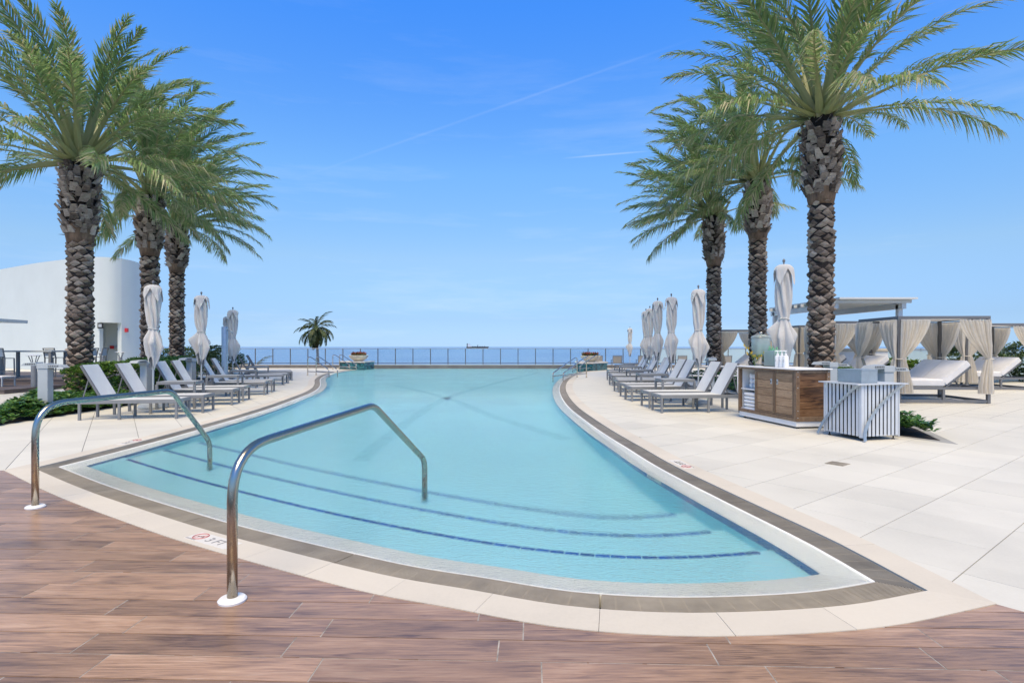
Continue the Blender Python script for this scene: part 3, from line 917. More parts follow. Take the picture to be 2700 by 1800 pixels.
# ------------------------------------------------------------------ palms
def frond_mesh(seed, L=4.4, bend=60, side=8, dry=.15, nl=74, lw=.040, ll=.60, petiole=.24, name='frond', mat_='frond', droop=.35, vang=28):
    rnd = random.Random(seed); m = MB()
    n = 18
    P = []; T = []
    p = Vector((0,0,0)); a = 0.; sd = 0.
    for i in range(n+1):
        t = i/n
        P.append(p.copy())
        a = -R(bend)*t**1.5; sd = R(side)*t*t
        d = Vector((math.cos(a)*math.cos(sd), math.cos(a)*math.sin(sd), math.sin(a)))
        T.append(d); p = p+d*L/n
    def at(t):
        x = t*n; i = min(n-1, int(x)); f = x-i
        return P[i].lerp(P[i+1], f), T[i].lerp(T[i+1], f).normalized()
    # rachis with a broad flattened base
    m.tint = .74
    rows = []
    for i in range(0, n+1, 1):
        t = i/n
        w = .10*(1-t)**2.6+.013; h = w*.5
        tt = T[i]; s = tt.cross(Vector((0,0,1))).normalized(); u = s.cross(tt).normalized()
        rows.append([P[i]-s*w, P[i]+u*h, P[i]+s*w, P[i]-u*h*.7, P[i]-s*w])
    m.grid(rows)
    for sgn in (-1, 1):
        for k in range(nl):
            t = petiole+(1-petiole)*((k+rnd.random()*.6)/nl)
            p, tt = at(min(.995, t))
            s = tt.cross(Vector((0,0,1))).normalized()*sgn
            u = tt.cross(s)*sgn*1.
            if u.z < 0: u = -u
            q = (t-petiole)/(1-petiole)
            prof = min(1, .28+3.0*q)*(1-.62*max(0,(q-.45)/.55)**1.6)
            l = ll*prof*rnd.uniform(.82, 1.12)
            fw = R(38+24*q+rnd.gauss(0,7)); va = R(vang+rnd.gauss(0,14))
            d = (tt*math.sin(fw)+(s*math.cos(va)+u*math.sin(va))*math.cos(fw)).normalized()
            wv = d.cross(u).normalized()*lw*.5*(.6+.4*prof)
            wv = (wv+u*rnd.gauss(0,.4)*lw*.4)
            mid = p+d*l*.5+Vector((0,0,-droop*.10*l)); tip = p+d*l*.98+Vector((0,0,-droop*l*rnd.uniform(.5,1.3)))
            base = rnd.gauss(.36, .16)
            if rnd.random() < dry*(.5+1.2*q): base = rnd.uniform(.72, 1.)
            m.tint = min(1, max(0, base))
            m.add([p-wv*.6, p+wv*.6, mid+wv, mid-wv], [(0,1,2,3)])
            m.tint = min(1, max(0, base+(.22 if rnd.random() < dry*1.6 else .06)))  # dry tan ends, plus a sunlit lift put into every tip's tint
            m.add([mid-wv, mid+wv, tip], [(0,1,2)])
    return m.mesh(name, M[mat_], False, True)
FR = {}
FR['up'] = [frond_mesh(21, bend=38, side=6, dry=.06), frond_mesh(22, bend=48, side=-9, dry=.10), frond_mesh(23, bend=30, side=10, dry=.05)]
FR['mid'] = [frond_mesh(31, bend=46, side=9, dry=.09, droop=.5), frond_mesh(32, bend=56, side=-8, dry=.15, droop=.55), frond_mesh(33, bend=40, side=4, dry=.12, droop=.5)]
FR['low'] = [frond_mesh(41, L=3.9, bend=40, side=-10, dry=.22, droop=.7), frond_mesh(42, L=3.7, bend=46, side=11, dry=.36, droop=.8, vang=15), frond_mesh(43, L=4.0, bend=34, side=5, dry=.18, droop=.7)]
def boss_trunk(rnd, z0, z1, r, flare=.0):
    """leaf scars: lens shaped bosses with a protruding lip, in staggered rings"""
    m = MB(); n = 6; dz = .113
    rows = int((z1-z0)/dz)
    for j in range(rows):
        z = z0+j*dz
        rr_ = r*(1+flare*max(0, 1-(z-z0)/.7)**2)*(1+.03*math.sin(j*.37)+.02*math.sin(j*1.3))
        tw = .21*math.sin(j*.23)+.05*j
        for k in range(n):
            a = 2*math.pi*(k+.5*(j % 2))/n+tw+rnd.gauss(0,.10)
            zc = z+rnd.gauss(0,.027)
            hw = math.pi/n*1.02*rnd.uniform(.84,1.1); hh = dz*rnd.uniform(.66,1.0)
            out = rr_*rnd.uniform(.16,.30); skew = rnd.gauss(0,.15)
            m.tint = min(1, max(0, rnd.gauss(.5, .28)))
            P = []
            for q in range(-3, 4):
                u = q/3; hu = max(.02, 1-abs(u)**1.35)*hh*rnd.uniform(.88,1.1)
                pr = max(0, 1-abs(u)**1.5)
                row = []
                for v, e in ((-1,-.12),(-.55,.55),(-.05,1.0),(.35,.80),(1,-.12)):
                    ee = rr_+out*(pr*e if e > 0 else e*.7)*rnd.uniform(.8,1.15)
                    zz = zc+v*hu*.9+skew*u*hh+.3*hh*(1-abs(u))*(1 if v > -.9 else .6)
                    row.append((ee*math.cos(a+u*hw), ee*math.sin(a+u*hw), zz))
                P.append(row)
            m.grid(P)
    return m
def boot_zone(rnd, z0, z1, r0, r1):
    m = MB(); n = 9; dz = .145
    rows = int((z1-z0)/dz)
    for j in range(rows):
        z = z0+j*dz; f = j/max(1, rows-1)
        rb = r0+(r1-r0)*min(1, f*2.2)
        for k in range(n):
            if rnd.random() < .06: continue
            a = 2*math.pi*(k+.5*(j % 2))/n+rnd.gauss(0,.09)
            w = rnd.uniform(.085,.14); w2 = w*rnd.uniform(.45,.8); h = rnd.uniform(.18,.30); lean = rnd.uniform(.06,.17); th = rnd.uniform(.03,.05)
            c, s = math.cos(a), math.sin(a)
            tw = rnd.gauss(0,.16)
            def pt(x, e, zz): return ((rb+e)*c-s*(x+tw*zz), (rb+e)*s+c*(x+tw*zz), z+zz+rnd.gauss(0,.006))
            m.tint = min(1, max(0, rnd.gauss(.55, .3)))
            vs = [pt(-w,-.05,0), pt(w,-.05,0), pt(w,.03,0), pt(-w,.03,0),
                  pt(-w2,lean-th*.5,h), pt(w2,lean-th*.5,h*rnd.uniform(.85,1.05)), pt(w2*.9,lean+th*.7,h*.9), pt(-w2*.9,lean+th*.7,h*rnd.uniform(.8,.95))]
            m.add(vs, [(0,1,5,4),(2,3,7,6),(1,2,6,5),(3,0,4,7)])
            m.tint = min(1, max(0, rnd.gauss(.9, .12)))
            m.add(vs, [(4,5,6,7)])
        # ragged fibre strips
        for k in range(16):
            a = rnd.uniform(0, 6.28); l = rnd.uniform(.12,.42); w = rnd.uniform(.008,.022)
            zz = z+rnd.uniform(0, dz); da = rnd.gauss(0,.5)
            e = rnd.uniform(.02,.16)
            m.tint = rnd.uniform(0,.7)
            p0 = Vector((rb*math.cos(a), rb*math.sin(a), zz)); p1 = Vector(((rb+e)*math.cos(a+da), (rb+e)*math.sin(a+da), zz+rnd.gauss(.05,.09)))
            p2 = p1+(p1-p0)*.5*rnd.random()+Vector((0,0,rnd.gauss(-.03,.06)))
            m.add([p0+Vector((0,0,w)), p0-Vector((0,0,w)), p1-Vector((0,0,w)), p1+Vector((0,0,w)), p2], [(0,1,2,3),(3,2,4)])
    return m
def date_palm(x, y, zh, label, seed, wind=0., s=1., boot_h=1.95, r=.29):
    """head height zh; wind > 0 pushes the fronds to +x"""
    rnd = random.Random(seed)
    t = thing('date_palm', (x, y, 0), label, 'palm tree', 0, 'date palms beside the pool')
    zb = zh-boot_h
    boss_trunk(rnd, .02, zb-.22, r, .22).build('trunk', M['trunk'], t, tint=True)
    m = MB(); m.lathe([(r*1.15,-.05),(r*1.03,.6),(r*.97,zb-.3)], 20); m.build('trunk_core', M['trunk_core'], t, True)
    m = MB()
    m.lathe([(r*1.06,zb-.32),(r*1.18,zb-.15),(r*1.30,zb+.08),(r*1.34,zb+.18),(r*1.1,zb+.30)], 22)
    m.build('fibre_sheath', M['fibre'], t, True)
    MB().lathe([(r*1.1,zb+.15),(r*1.25,zb+.4),(r*1.28,zh-.25),(r*1.2,zh+.05),(r*.7,zh+.3)], 22).build('crown_core', M['trunk_core'], t, True)
    boot_zone(rnd, zb-.04, zh, r*1.16, r*1.36).build('leaf_boots', M['boot'], t, tint=True)
    N = 54
    for i in range(N):
        f = (i+.5)/N
        az = i*2.39996+rnd.gauss(0,.12)
        if f < .36:   el = rnd.uniform(52, 84); key = 'up'
        elif f < .74: el = 64-46*(f-.34)/.40+rnd.gauss(0,6); key = 'mid'
        else:         el = 16-28*(f-.74)/.26+rnd.gauss(0,6); key = 'low'
        me = rnd.choice(FR[key])
        d = Vector((math.cos(az)*math.cos(R(el)), math.sin(az)*math.cos(R(el)), math.sin(R(el))))
        d = (d+Vector((wind*(.5+.5*math.cos(R(el))), 0, 0))).normalized()
        az2 = math.atan2(d.y, d.x); el2 = math.asin(max(-1, min(1, d.z)))
        rad = .34*math.cos(el2)*s+.05
        o = inst('frond', me, t, (rad*math.cos(az2), rad*math.sin(az2), zh+.05+.30*(1-f)),
                 (0,0,0), None)
        Mx = Matrix.Rotation(az2, 4, 'Z') @ Matrix.Rotation(-el2, 4, 'Y') @ Matrix.Rotation(rnd.gauss(0, .22), 4, 'X')
        o.rotation_euler = Mx.to_euler()
        k = s*rnd.uniform(.86, 1.1)
        o.scale = (k, k*rnd.uniform(.9,1.1), k)
    # petiole stubs and flower stalks in the heart of the crown
    m = MB()
    for i in range(26):
        a = rnd.uniform(0, 6.28); e = R(rnd.uniform(35, 80)); l = rnd.uniform(.4,.95)
        p0 = Vector((.3*math.cos(a), .3*math.sin(a), zh-.02))
        m.bar(p0, p0+Vector((math.cos(a)*math.cos(e), math.sin(a)*math.cos(e), math.sin(e)))*l, .075, .03)
    m.build('petioles', M['petiole'], t)
    return t
date_palm(-12.45, 16.4, 6.72, 'tallest looking date palm, nearest on the left, with its crown cut by the photo edge', 101, .10, 1.0)
date_palm(-14.0, 22.0, 7.25, 'middle date palm of the left three, behind the tied parasol nearest the camera', 102, .45, .95)
date_palm(-15.9, 27.0, 7.25, 'farthest and slimmest date palm of the three on the left', 103, .5, .92)
date_palm(8.42, 15.5, 7.62, 'largest date palm on the right, rising behind the wooden towel cabinet', 104, -.08, 1.06)
date_palm(9.5, 22.0, 7.85, 'middle date palm of the right three, behind the drinks dispenser', 105, -.6, .98)
date_palm(9.4, 26.5, 7.5, 'leftmost and farthest date palm of the right three', 106, -.7, .95)

# coconut palm on the beach below the terrace and a second crown behind the rail
CF = [frond_mesh(61, L=3.4, bend=85, side=6, dry=.12, nl=40, lw=.09, ll=.62, petiole=.14, mat_='coconut', droop=.95, vang=5),
      frond_mesh(62, L=3.2, bend=105, side=-8, dry=.2, nl=40, lw=.09, ll=.6, petiole=.14, mat_='coconut', droop=1.1, vang=0)]
def coconut(x, y, zh, label, seed, n=24, lean=(.9,0), emin=-50, s=1.):
    rnd = random.Random(seed)
    t = thing('coconut_palm', (x, y, -12.3), label, 'palm tree')
    H = zh+12.3
    pts = [(lean[0]*(1-(i/12))**1.8, lean[1]*(1-(i/12))**2, H*i/12) for i in range(13)]
    MB().tube(pts, [.26-.09*i/12 for i in range(13)], 10).build('trunk', M['trunk_core'], t, True)
    for i in range(n):
        az = i*2.39996+rnd.gauss(0,.15); el = 80-(80-emin)*((i+.5)/n)**.85+rnd.gauss(0,5)
        o = inst('frond', CF[i % 2], t, (0,0,H))
        o.rotation_euler = (Matrix.Rotation(az,4,'Z') @ Matrix.Rotation(-R(el),4,'Y') @ Matrix.Rotation(rnd.gauss(0,.2),4,'X')).to_euler()
        k = s*rnd.uniform(.85,1.1); o.scale = (k,k,k)
coconut(-30.9, 90, 4.3, 'dark coconut palm with a thin bent trunk beyond the glass rail', 71, 34, (1.9, 0), -58, 1.08)
coconut(-31, 68, -1.9, 'low palm crown just showing behind the left end of the glass rail', 72, 14, (.5, 0), 5)

# ------------------------------------------------------------------ far curb and glass rail
curb = thing('curb_wall', (0, 40.2, 0), 'low dark stone curb wall carrying the glass railing', 'curb')
sp = 1.2435
x = -9.52-sp*14
while x < 30:
    MB().bbox(x+.003, x+sp-.003, 0, .42, -.6, .205, .006).build('stone_block', M['dark_stone'], curb)
    x += sp
MB().box(-27, 31, -.03, .5, .207, .235).build('cap', M['cap_stone'], curb)
rail = thing('glass_railing', (0, 40.4, .235), 'long glass railing with dark posts between the pool and the sea', 'railing')
MB().bbox(-27, 31, -.035, .035, 1.12, 1.165, .008).build('top_rail', M['rail_top'], rail)
MB().box(-27, 31, -.02, .02, .07, .12).build('bottom_rail', M['rail_metal'], rail)
post_me = MB().bbox(-.028, .028, -.028, .028, 0, 1.12, .004).mesh('post', M['rail_metal'])
pane_me = MB().box(.03, sp-.03, -.006, .006, .12, 1.115).mesh('glass_pane', M['rail_glass'])
frost_me = MB().box(.03, sp-.03, -.006, .006, .12, 1.115).mesh('glass_pane', M['frost'])
for i in range(-14, 33):
    x = -9.52+i*sp
    inst('post', post_me, rail, (x, 0, 0))
    inst('glass_pane', pane_me if x < 8.2 else frost_me, rail, (x, 0, 0))

# planter pedestals, bowls
def pedestal(poly, zt, label):
    t = thing('planter_pedestal', (sum(p[0] for p in poly)/len(poly), sum(p[1] for p in poly)/len(poly), -.3), label, 'pedestal')
    c = t.location
    q = [(p[0]-c[0], p[1]-c[1]) for p in poly]
    MB().prism(q, 0, zt+.3-.08).build('tiled_body', M['teal'], t)
    MB().prism([(p[0]*1.04, p[1]*1.04) for p in q], zt+.3-.078, zt+.3).build('cap', M['cap_stone'], t)
    return t
pedestal([(-11.75,39.4),(-11.6,38.3),(-9.75,37.45),(-9.5,39.2)], .53, 'teal tiled pedestal at the far left corner of the pool')
pedestal([(4.0,35.0),(5.0,35.3),(6.2,37.0),(6.0,38.6),(4.3,38.6)], .53, 'teal tiled pedestal at the far right corner of the pool')
def flower_bowl(x, y, z, label, seed):
    t = thing('flower_bowl', (x, y, z), label, 'planter')
    MB().lathe([(.20,0),(.27,.0),(.30,.03),(.46,.12),(.58,.24),(.65,.38),(.64,.40),(.60,.39),(.52,.30),(.3,.25)], 32).build('bowl', M['bowl'], t, True, auto=40)
    MB().lathe([(.59,.33),(.01,.36)], 24, cap=False).build('soil', M['soil'], t)
    rnd = random.Random(seed); m = MB()
    for i in range(60):
        a = rnd.uniform(0,6.28); r = .5*math.sqrt(rnd.random())
        n = 6
        px, py = r*math.cos(a), r*math.sin(a)
        for k in range(n):
            aa = rnd.uniform(0,6.28); e = R(rnd.uniform(45,85)); l = rnd.uniform(.14,.34)
            d = Vector((math.cos(aa)*math.cos(e), math.sin(aa)*math.cos(e), math.sin(e)))
            w = Vector((-math.sin(aa), math.cos(aa), 0))*.028
            p = Vector((px,py,.36)); m.tint = rnd.uniform(.1,.6)
            m.add([p-w,p+w,p+d*l*.6+w,p+d*l*.6-w],[(0,1,2,3)])
            m.tint = rnd.choice([.3,.9,1.,.85])
            m.add([p+d*l*.6-w,p+d*l*.6+w,p+d*l],[(0,1,2)])
    m.build('plants', M['flower'], t, tint=True)
flower_bowl(-10.35, 38.4, .53, 'wide cream bowl of red and green plants on the far left pedestal', 1)
flower_bowl(5.05, 36.6, .53, 'wide cream bowl of red and green plants on the far right pedestal', 2)

# grab rails at the far pool ends: two parallel hoops with a cross bar
def grab_rail(a, b, label):
    a = Vector((*a,0)); b = Vector((*b,0)); d = b-a; L = d.length; rz = math.atan2(d.y, d.x)
    t = thing('grab_rail', a, label, 'grab rail', rz, 'grab rails at the far end of the pool')
    for s in (-.24, .24):
        pts = fillet([(0,s,-.005),(0,s,.96),(.34,s,.96),(L,s,.34),(L,s,-.7)], [.22,.2,.12], 5)
        MB().tube(pts, .026, 8).build('hoop', M['chrome'], t, True)
        MB().lathe([(.06,-.006),(.06,.012),(.03,.02)], 12, 0, s).build('flange', M['chrome'], t, True, auto=30)
        MB().tube([(.0,s,.2),(L,s,.2)], .02, 8).build('side_bar', M['chrome'], t, True)
    return t
grab_rail((-10.62,30.2), (-9.05,28.8), 'nearer double steel grab rail at the far left of the pool')
grab_rail((-11.75,38.0), (-10.2,36.5), 'farther double steel grab rail beside the left flower bowl')
grab_rail((3.42,27.9), (2.02,25.0), 'nearer double steel grab rail at the far right of the pool')
grab_rail((5.25,36.2), (3.85,34.1), 'farther double steel grab rail in front of the right flower bowl')

# the two stainless handrails in front
def handrail(b, e, prof, label):
    bx, by = b; ex, ey = e
    d = Vector((ex-bx, ey-by, 0)); L = d.length
    t = thing('handrail', (bx, by, 0), label, 'handrail', math.atan2(d.y, d.x))
    def pl(u, v):
        k = (u-1350)/1500; dx, dy = (ex-bx), (ey-by)
        q = (bx-k*by)/(k*dy-dx)
        Y = by+dy*q
        return (q*L, 0, 1.5-(v-914)*Y/1500)
    pts = [(0,0,0)]+[pl(*p) for p in prof]+[(L,0,.2)]
    pts[1] = (0,0,pts[1][2]); pts[3] = (L,0,pts[3][2]); pts[4] = (L,0,-.5)
    path = fillet(pts, [.30,.10,.10], 9)
    MB().tube(path, .0295, 18).build('tube', M['steel'], t, True)
    MB().lathe([(.078,.0),(.080,.012),(.070,.022),(.032,.026)], 28).build('cover_plate', M['white_plastic'], t, True, auto=35)
    return pts
p1 = handrail((-1.652,3.36), (-.937,6.10), [(606,1190),(985,1068),(1114,1215)], 'stainless handrail in front of the camera, dipping into the water by the steps')
p2 = handrail((-4.45,5.31), (-3.92,7.38), [(103,1066),(452,1030),(552,1165)], 'stainless handrail on the left side of the pool steps')

# depth markers set in the coping
def text_mesh(s, size, m, name, depth=.0012):
    cu = bpy.data.curves.new(name, 'FONT'); cu.body = s; cu.size = size; cu.extrude = depth; cu.align_x = 'LEFT'
    o = bpy.data.objects.new(name, cu); col.objects.link(o)
    dg = bpy.context.evaluated_depsgraph_get(); dg.update()
    me = bpy.data.meshes.new_from_object(o.evaluated_get(dg)); me.name = name
    bpy.data.objects.remove(o); me.materials.clear(); me.materials.append(m)
    return me
txt3 = text_mesh('3 FT', .135, M['ink'], 'lettering')
txt3f = text_mesh('3 FT', .135, M['ink_faded'], 'lettering')
txt_s = text_mesh('NO DIVING', .026, M['ink_pale'], 'lettering')
def marker(cx, cy, ang, label, faded=False):
    t = thing('depth_marker', (cx, cy, .0045), label, 'depth marker', ang)
    t.scale = (.86, .86, 1)
    MB().box(-.30,.30,-.088,.088,-.004,.0012).build('plate', M['marker'], t)
    inst('lettering', txt3f if faded else txt3, t, (-.06,-.05,.0026))
    inst('lettering', txt_s, t, (-.285,-.083,.0026))
    m = MB()
    m.tube([(-.19+.068*math.cos(q*math.pi/16), .008+.068*math.sin(q*math.pi/16), .0026) for q in range(32)], .0045, 4, closed=True)
    m.bar((-.235,-.04,.0026), (-.145,.056,.0026), .008, .002)
    m.build('no_diving_ring', M['ink_red'], t)
    m = MB(); m.box(-.225,-.15,.0,.008,.0016,.0028); m.box(-.165,-.152,.004,.02,.0016,.003); m.box(-.215,-.2,-.012,.002,.0016,.003)
    m.build('diver_figure', M['ink'], t)
def tangent(s):
    a, b_ = at_arc(EDGE, s-.1), at_arc(EDGE, s+.1); return math.atan2(b_[1]-a[1], b_[0]-a[0])
mid = offset(EDGE, (GR+CO)/2+.002)
def near_s(p):
    return float(ARC[int(np.argmin(np.linalg.norm(mid-np.array(p), axis=1)))])
for p, lab, f in (((-2.24,4.43), 'depth marker reading 3 FT with red no diving ring, beside the front handrail', True),
                  (gp(1811,1224), 'depth marker reading 3 FT on the right hand coping', False),
                  (gp(345,1164), 'depth marker reading 3 FT on the left hand coping behind the handrail', True)):
    s = near_s(p); c = at_arc(mid, s)
    marker(c[0], c[1], tangent(s), lab, f)
# marker on the pool wall
s = near_s((2.2, 6.6)); c = at_arc(offset(EDGE, LE-.006), s)
t = thing('wall_depth_marker', (c[0], c[1], -.12), 'white 3 FT depth tile in the blue waterline band of the right pool wall', 'depth marker', tangent(s)+math.pi)
MB().box(-.2,.2,-.002,.004,-.065,.062).build('plate', M['marker'], t)
o = inst('lettering', text_mesh('3 FT', .11, plain('blue_ink', (.02,.08,.25), .4), 'lettering'), t, (-.16,-.004,-.04), (R(90),0,0))

# ------------------------------------------------------------------ loungers
def make_lounger():
    t = thing('sun_lounger', (0,0,0), '', 'sun lounger')
    W, L = .33, 1.93
    m = MB()
    for s in (-1, 1):
        m.bbox(0, L, s*W-.022, s*W+.022, .335, .405, .004)
    m.bbox(0, .045, -W+.022, W-.022, .335, .405, .004); m.bbox(L-.045, L, -W+.022, W-.022, .335, .405, .004)
    m.box(1.42, 1.45, -W+.02, W-.02, .345, .375)
    m.build('frame', M['grey_metal'], t)
    leg = MB().bbox(-.024,.024,-.024,.024,-.004,.335,.004).mesh('leg', M['grey_metal'])
    for x in (.03, 1.12, 1.86):
        for s in (-1, 1):
            inst('leg', leg, t, (x, s*(W-.002), 0))
    m = MB(); n = 10
    m.grid([[(.04+(1.44-.04)*i/n, (-.305+.61*j/6), .408-.012*math.sin(math.pi*j/6)*math.sin(math.pi*i/n)) for j in range(7)] for i in range(n+1)])
    m.grid([[(.04+(1.44-.04)*i/n, (-.305+.61*j/6), .400-.012*math.sin(math.pi*j/6)*math.sin(math.pi*i/n)) for j in range(6,-1,-1)] for i in range(n+1)])
    m.build('seat_sling', M['sling'], t, True)
    m = MB(); m.tube(fillet([(.06,-.2,.25),(.06,-.2,.2),(.06,.2,.2),(.06,.2,.25)], .05, 3), .011, 6); m.build('glide_bar', M['dark_metal'], t, True)
    a = R(61); c, s_ = math.cos(a), math.sin(a); bl = .83
    back = bpy.data.objects.new('backrest', None); 
    def bp(d, y, e=0): return (1.45+d*c-e*s_, y, .395+d*s_+e*c)
    m = MB()
    for s in (-1, 1):
        m.bar(bp(0,s*(W-.035)), bp(bl,s*(W-.035)), .032, .042)
    m.bar(bp(bl-.015,-W+.035), bp(bl-.015,W-.035), .03, .03); m.bar(bp(.02,-W+.035), bp(.02,W-.035), .03, .03)
    for d in (.2,.33,.46,.59): m.bar(bp(d,-W+.04,-.02), bp(d,W-.04,-.02), .02, .012)
    bk = m.build('backrest_frame', M['dark_metal'], t)
    m = MB()
    for e, fl in ((.024,1),(.018,-1)):
        rows = [[bp(bl*i/8, (-.285+.57*j/6)*fl, e-.02*math.sin(math.pi*j/6)*math.sin(math.pi*i/8)) for j in range(7)] for i in range(9)]
        m.grid(rows)
    m.build('backrest_sling', M['sling'], t, True)
    for s in (-1, 1):
        m = MB()
        m.bar(bp(.52,s*.26,-.03), (1.86,s*.26,.34), .022, .016)
        m.bar((1.5,s*.262,.34),(1.9,s*.262,.34),.02,.03)
        for k in range(4): m.box(1.56+k*.08,1.575+k*.08,s*.262-.009,s*.262+.009,.345,.385)
        m.build('brace', M['dark_metal'], t)
    return t
lounger = make_lounger(); used = [0]; jr = random.Random(12)
ORD = ['nearest', 'second', 'third', 'fourth', 'fifth', 'sixth', 'seventh', 'eighth', 'ninth', 'tenth']
LEFT = [(-7.0,12.2,9),(-7.05,13.25,9),(-7.25,14.95,11),(-7.45,16.1,12),(-7.8,18.05,15),(-8.05,19.1,16),(-9.1,22.6,26),(-9.35,23.7,27),(-10.0,25.7,28),(-10.5,26.9,29)]
RIGHT = [(3.33,13.22,4),(3.30,14.25,4),(3.24,15.95,4),(3.28,17.1,3),(3.5,19.1,3),(3.66,20.2,2),(3.82,22.2,2),(4.0,23.3,1),(4.3,25.6,0),(4.62,27.6,0)]
for side, lst in (('left', LEFT), ('right', RIGHT)):
    for i, (x, y, a) in enumerate(lst):
        rz = R(180+a) if side == 'left' else R(a)
        w = ORD[i]+(' to the camera' if i == 0 else ' from the camera')
        extra = {'left': {0:', by the ground cover', 1:', over the round parasol base'}, 'right': {0:', half hidden by the wooden cabinet'}}[side].get(i, '')
        repeat(lounger, used[0], (x+jr.gauss(0,.02), y+jr.gauss(0,.025), -.004), rz+jr.gauss(0,.012), f'grey lounger, {w} in the {side} row{extra}', f'sun loungers in the {side} row')
        used[0] = 1

# side tables
def make_table():
    t = thing('side_table', (0,0,0), '', 'side table')
    m = MB(); W, D, H = .42, .3, .66
    for s in (-1,1):
        m.bbox(-W, W, s*D-.025, s*D+.025, H-.07, H, .004)
        m.bbox(s*W-.025, s*W+.025, -D+.025, D-.025, H-.07, H, .004)
    m.build('frame', M['grey_metal'], t)
    m = MB()
    for k in range(7): m.box(-W+.026, W-.026, -D+.03+k*.079, -D+.10+k*.079, H-.02, H-.004)
    m.build('top_slats', M['light_metal'], t)
    leg = MB().bbox(-.027,.027,-.027,.027,-.004,H-.07,.004).mesh('leg', M['grey_metal'])
    for x in (-W, W):
        for y in (-D, D): inst('leg', leg, t, (x,y,0))
    return t
tb = make_table(); used = [0]
for i, (x, y, a) in enumerate([(-8.2,14.08,10),(-8.6,17.05,13),(-9.85,20.9,20),(-11.0,24.6,24)]):
    repeat(tb, used[0], (x,y,-.004), R(a), f'grey square side table, {ORD[i]} from the camera in the left lounger row', 'side tables between the loungers'); used[0] = 1
for i, (x, y, a) in enumerate([(4.32,15.1,3),(4.45,18.1,2),(4.75,21.2,1),(5.1,24.5,0),(5.35,27.0,0),(6.2,29.5,0)]):
    repeat(tb, 1, (x,y,-.004), R(a), f'grey square side table, {ORD[i]} from the camera in the right lounger row', 'side tables between the loungers')

# ------------------------------------------------------------------ folded parasols
def make_parasol(seed):
    rnd = random.Random(seed)
    t = thing('folded_parasol', (0,0,0), '', 'parasol')
    MB().lathe([(.025,.05),(.025,2.95)], 12).build('pole', M['light_metal'], t, True, auto=40)
    MB().lathe([(.0,3.14),(.03,3.11),(.032,3.08),(.014,3.05),(.014,2.98)][::-1], 10, cap=False).build('finial', M['dark_metal'], t, True)
    MB().lathe([(.36,0),(.37,.03),(.34,.085),(.10,.11),(.04,.13),(.04,.3)], 32).build('base', M['light_metal'], t, True, auto=35)
    na, nz_ = 96, 46
    def prof(z):   # mean radius
        pts = [(1.05,.09),(1.2,.12),(1.4,.155),(1.58,.175),(1.7,.17),(1.8,.145),(1.9,.112),(1.94,.105),(1.99,.115),(2.12,.13),(2.4,.142),(2.65,.15),(2.82,.145),(2.93,.10),(3.0,.02)]
        return float(np.interp(z, [p[0] for p in pts], [p[1] for p in pts]))
    ph = [rnd.uniform(0,6.28) for _ in range(8)]
    spk = [(rnd.uniform(-.3,.3)+k*math.pi*2/5, rnd.uniform(1.46,1.72), rnd.uniform(.5,1.25)) for k in range(5)]
    rows = []
    for i in range(nz_+1):
        f = i/nz_; row = []
        for j in range(na):
            q = 2*math.pi*j/na
            zlo = 1.14+.13*math.cos(4*q+ph[0])+.08*math.cos(2*q+ph[1])
            z = zlo+(3.0-zlo)*f
            r = prof(z)
            tie = min(1, abs(z-1.94)/.22)
            tw = (z-1.94)*.75 if z > 1.94 else (z-1.94)*.3
            A = (.24 if z < 1.94 else .32)*min(1, (3.0-z)/.35)*(.35+.65*tie)
            w = math.cos(7*(q+tw)+ph[2]+.7*math.sin(2*q+ph[3])+.5*math.sin(3*z+ph[1]))
            w = math.copysign(abs(w)**.6, w)
            w2 = math.cos(3*(q+tw*.5)+ph[4])*.09+math.cos(16*q+ph[5]+3*tw)*.05
            sp_ = 0
            for (qa, zs, am) in spk:
                dq = abs((q-qa+math.pi) % (2*math.pi)-math.pi)
                zz = (z-zs)
                sp_ += am*max(0, 1-dq/.60)**1.5*max(0, 1-(zz/.24 if zz > 0 else -zz/.42))
            r *= 1+A*w+w2*tie+sp_
            row.append((r*math.cos(q), r*math.sin(q), z))
        row.append(row[0]); rows.append(row)
    MB().grid(rows).build('canopy', M['canvas'], t, True)
    # loose vent cap draped over the top, its corners hanging down
    rows = []
    for i in range(16):
        f = i/15; row = []
        for j in range(72):
            q = 2*math.pi*j/72
            pt_ = abs(math.cos(2*q+ph[7]))
            pt_ = 1-math.acos(min(1, pt_))/(math.pi/2)
            reach = .30+.70*pt_**1.2
            k = f*reach
            r = .02+.19*min(1, k/.30)**.62+.03*max(0, k-.30)/.7+.012*math.cos(9*q+ph[3])*min(1, k*2)
            z = 3.02-.09*min(1, k/.30)**2-.34*max(0, k-.28)/.72
            row.append((r*math.cos(q), r*math.sin(q), z))
        row.append(row[0]); rows.append(row)
    MB().grid(rows[::-1]).build('vent_cap', M['canvas'], t, True)
    m = MB(); m.tube([(.122*math.cos(q*math.pi/12), .122*math.sin(q*math.pi/12), 1.94+.012*math.sin(q*math.pi/6)) for q in range(24)], .014, 6, closed=True)
    m.bar((.12,.02,1.93), (.16,.04,1.72), .02, .006); m.build('tie_strap', M['canvas'], t, True)
    m = MB()
    for k in range(8):
        q = 2*math.pi*k/8+.2; m.bar((.07*math.cos(q), .07*math.sin(q), 1.3), (.085*math.cos(q), .085*math.sin(q), .98), .016, .02)
    m.build('rib_tips', M['dark_metal'], t)
    return t
P_ = [make_parasol(k) for k in (1, 2, 3, 4)]; pu = [0]*4
def put_parasol(k, x, y, rz, label, s=1., sw=1.):
    repeat(P_[k], pu[k], (x,y,0), R(rz), label, 'folded parasols along the pool', (s*sw, s*sw, s)); pu[k] = 1
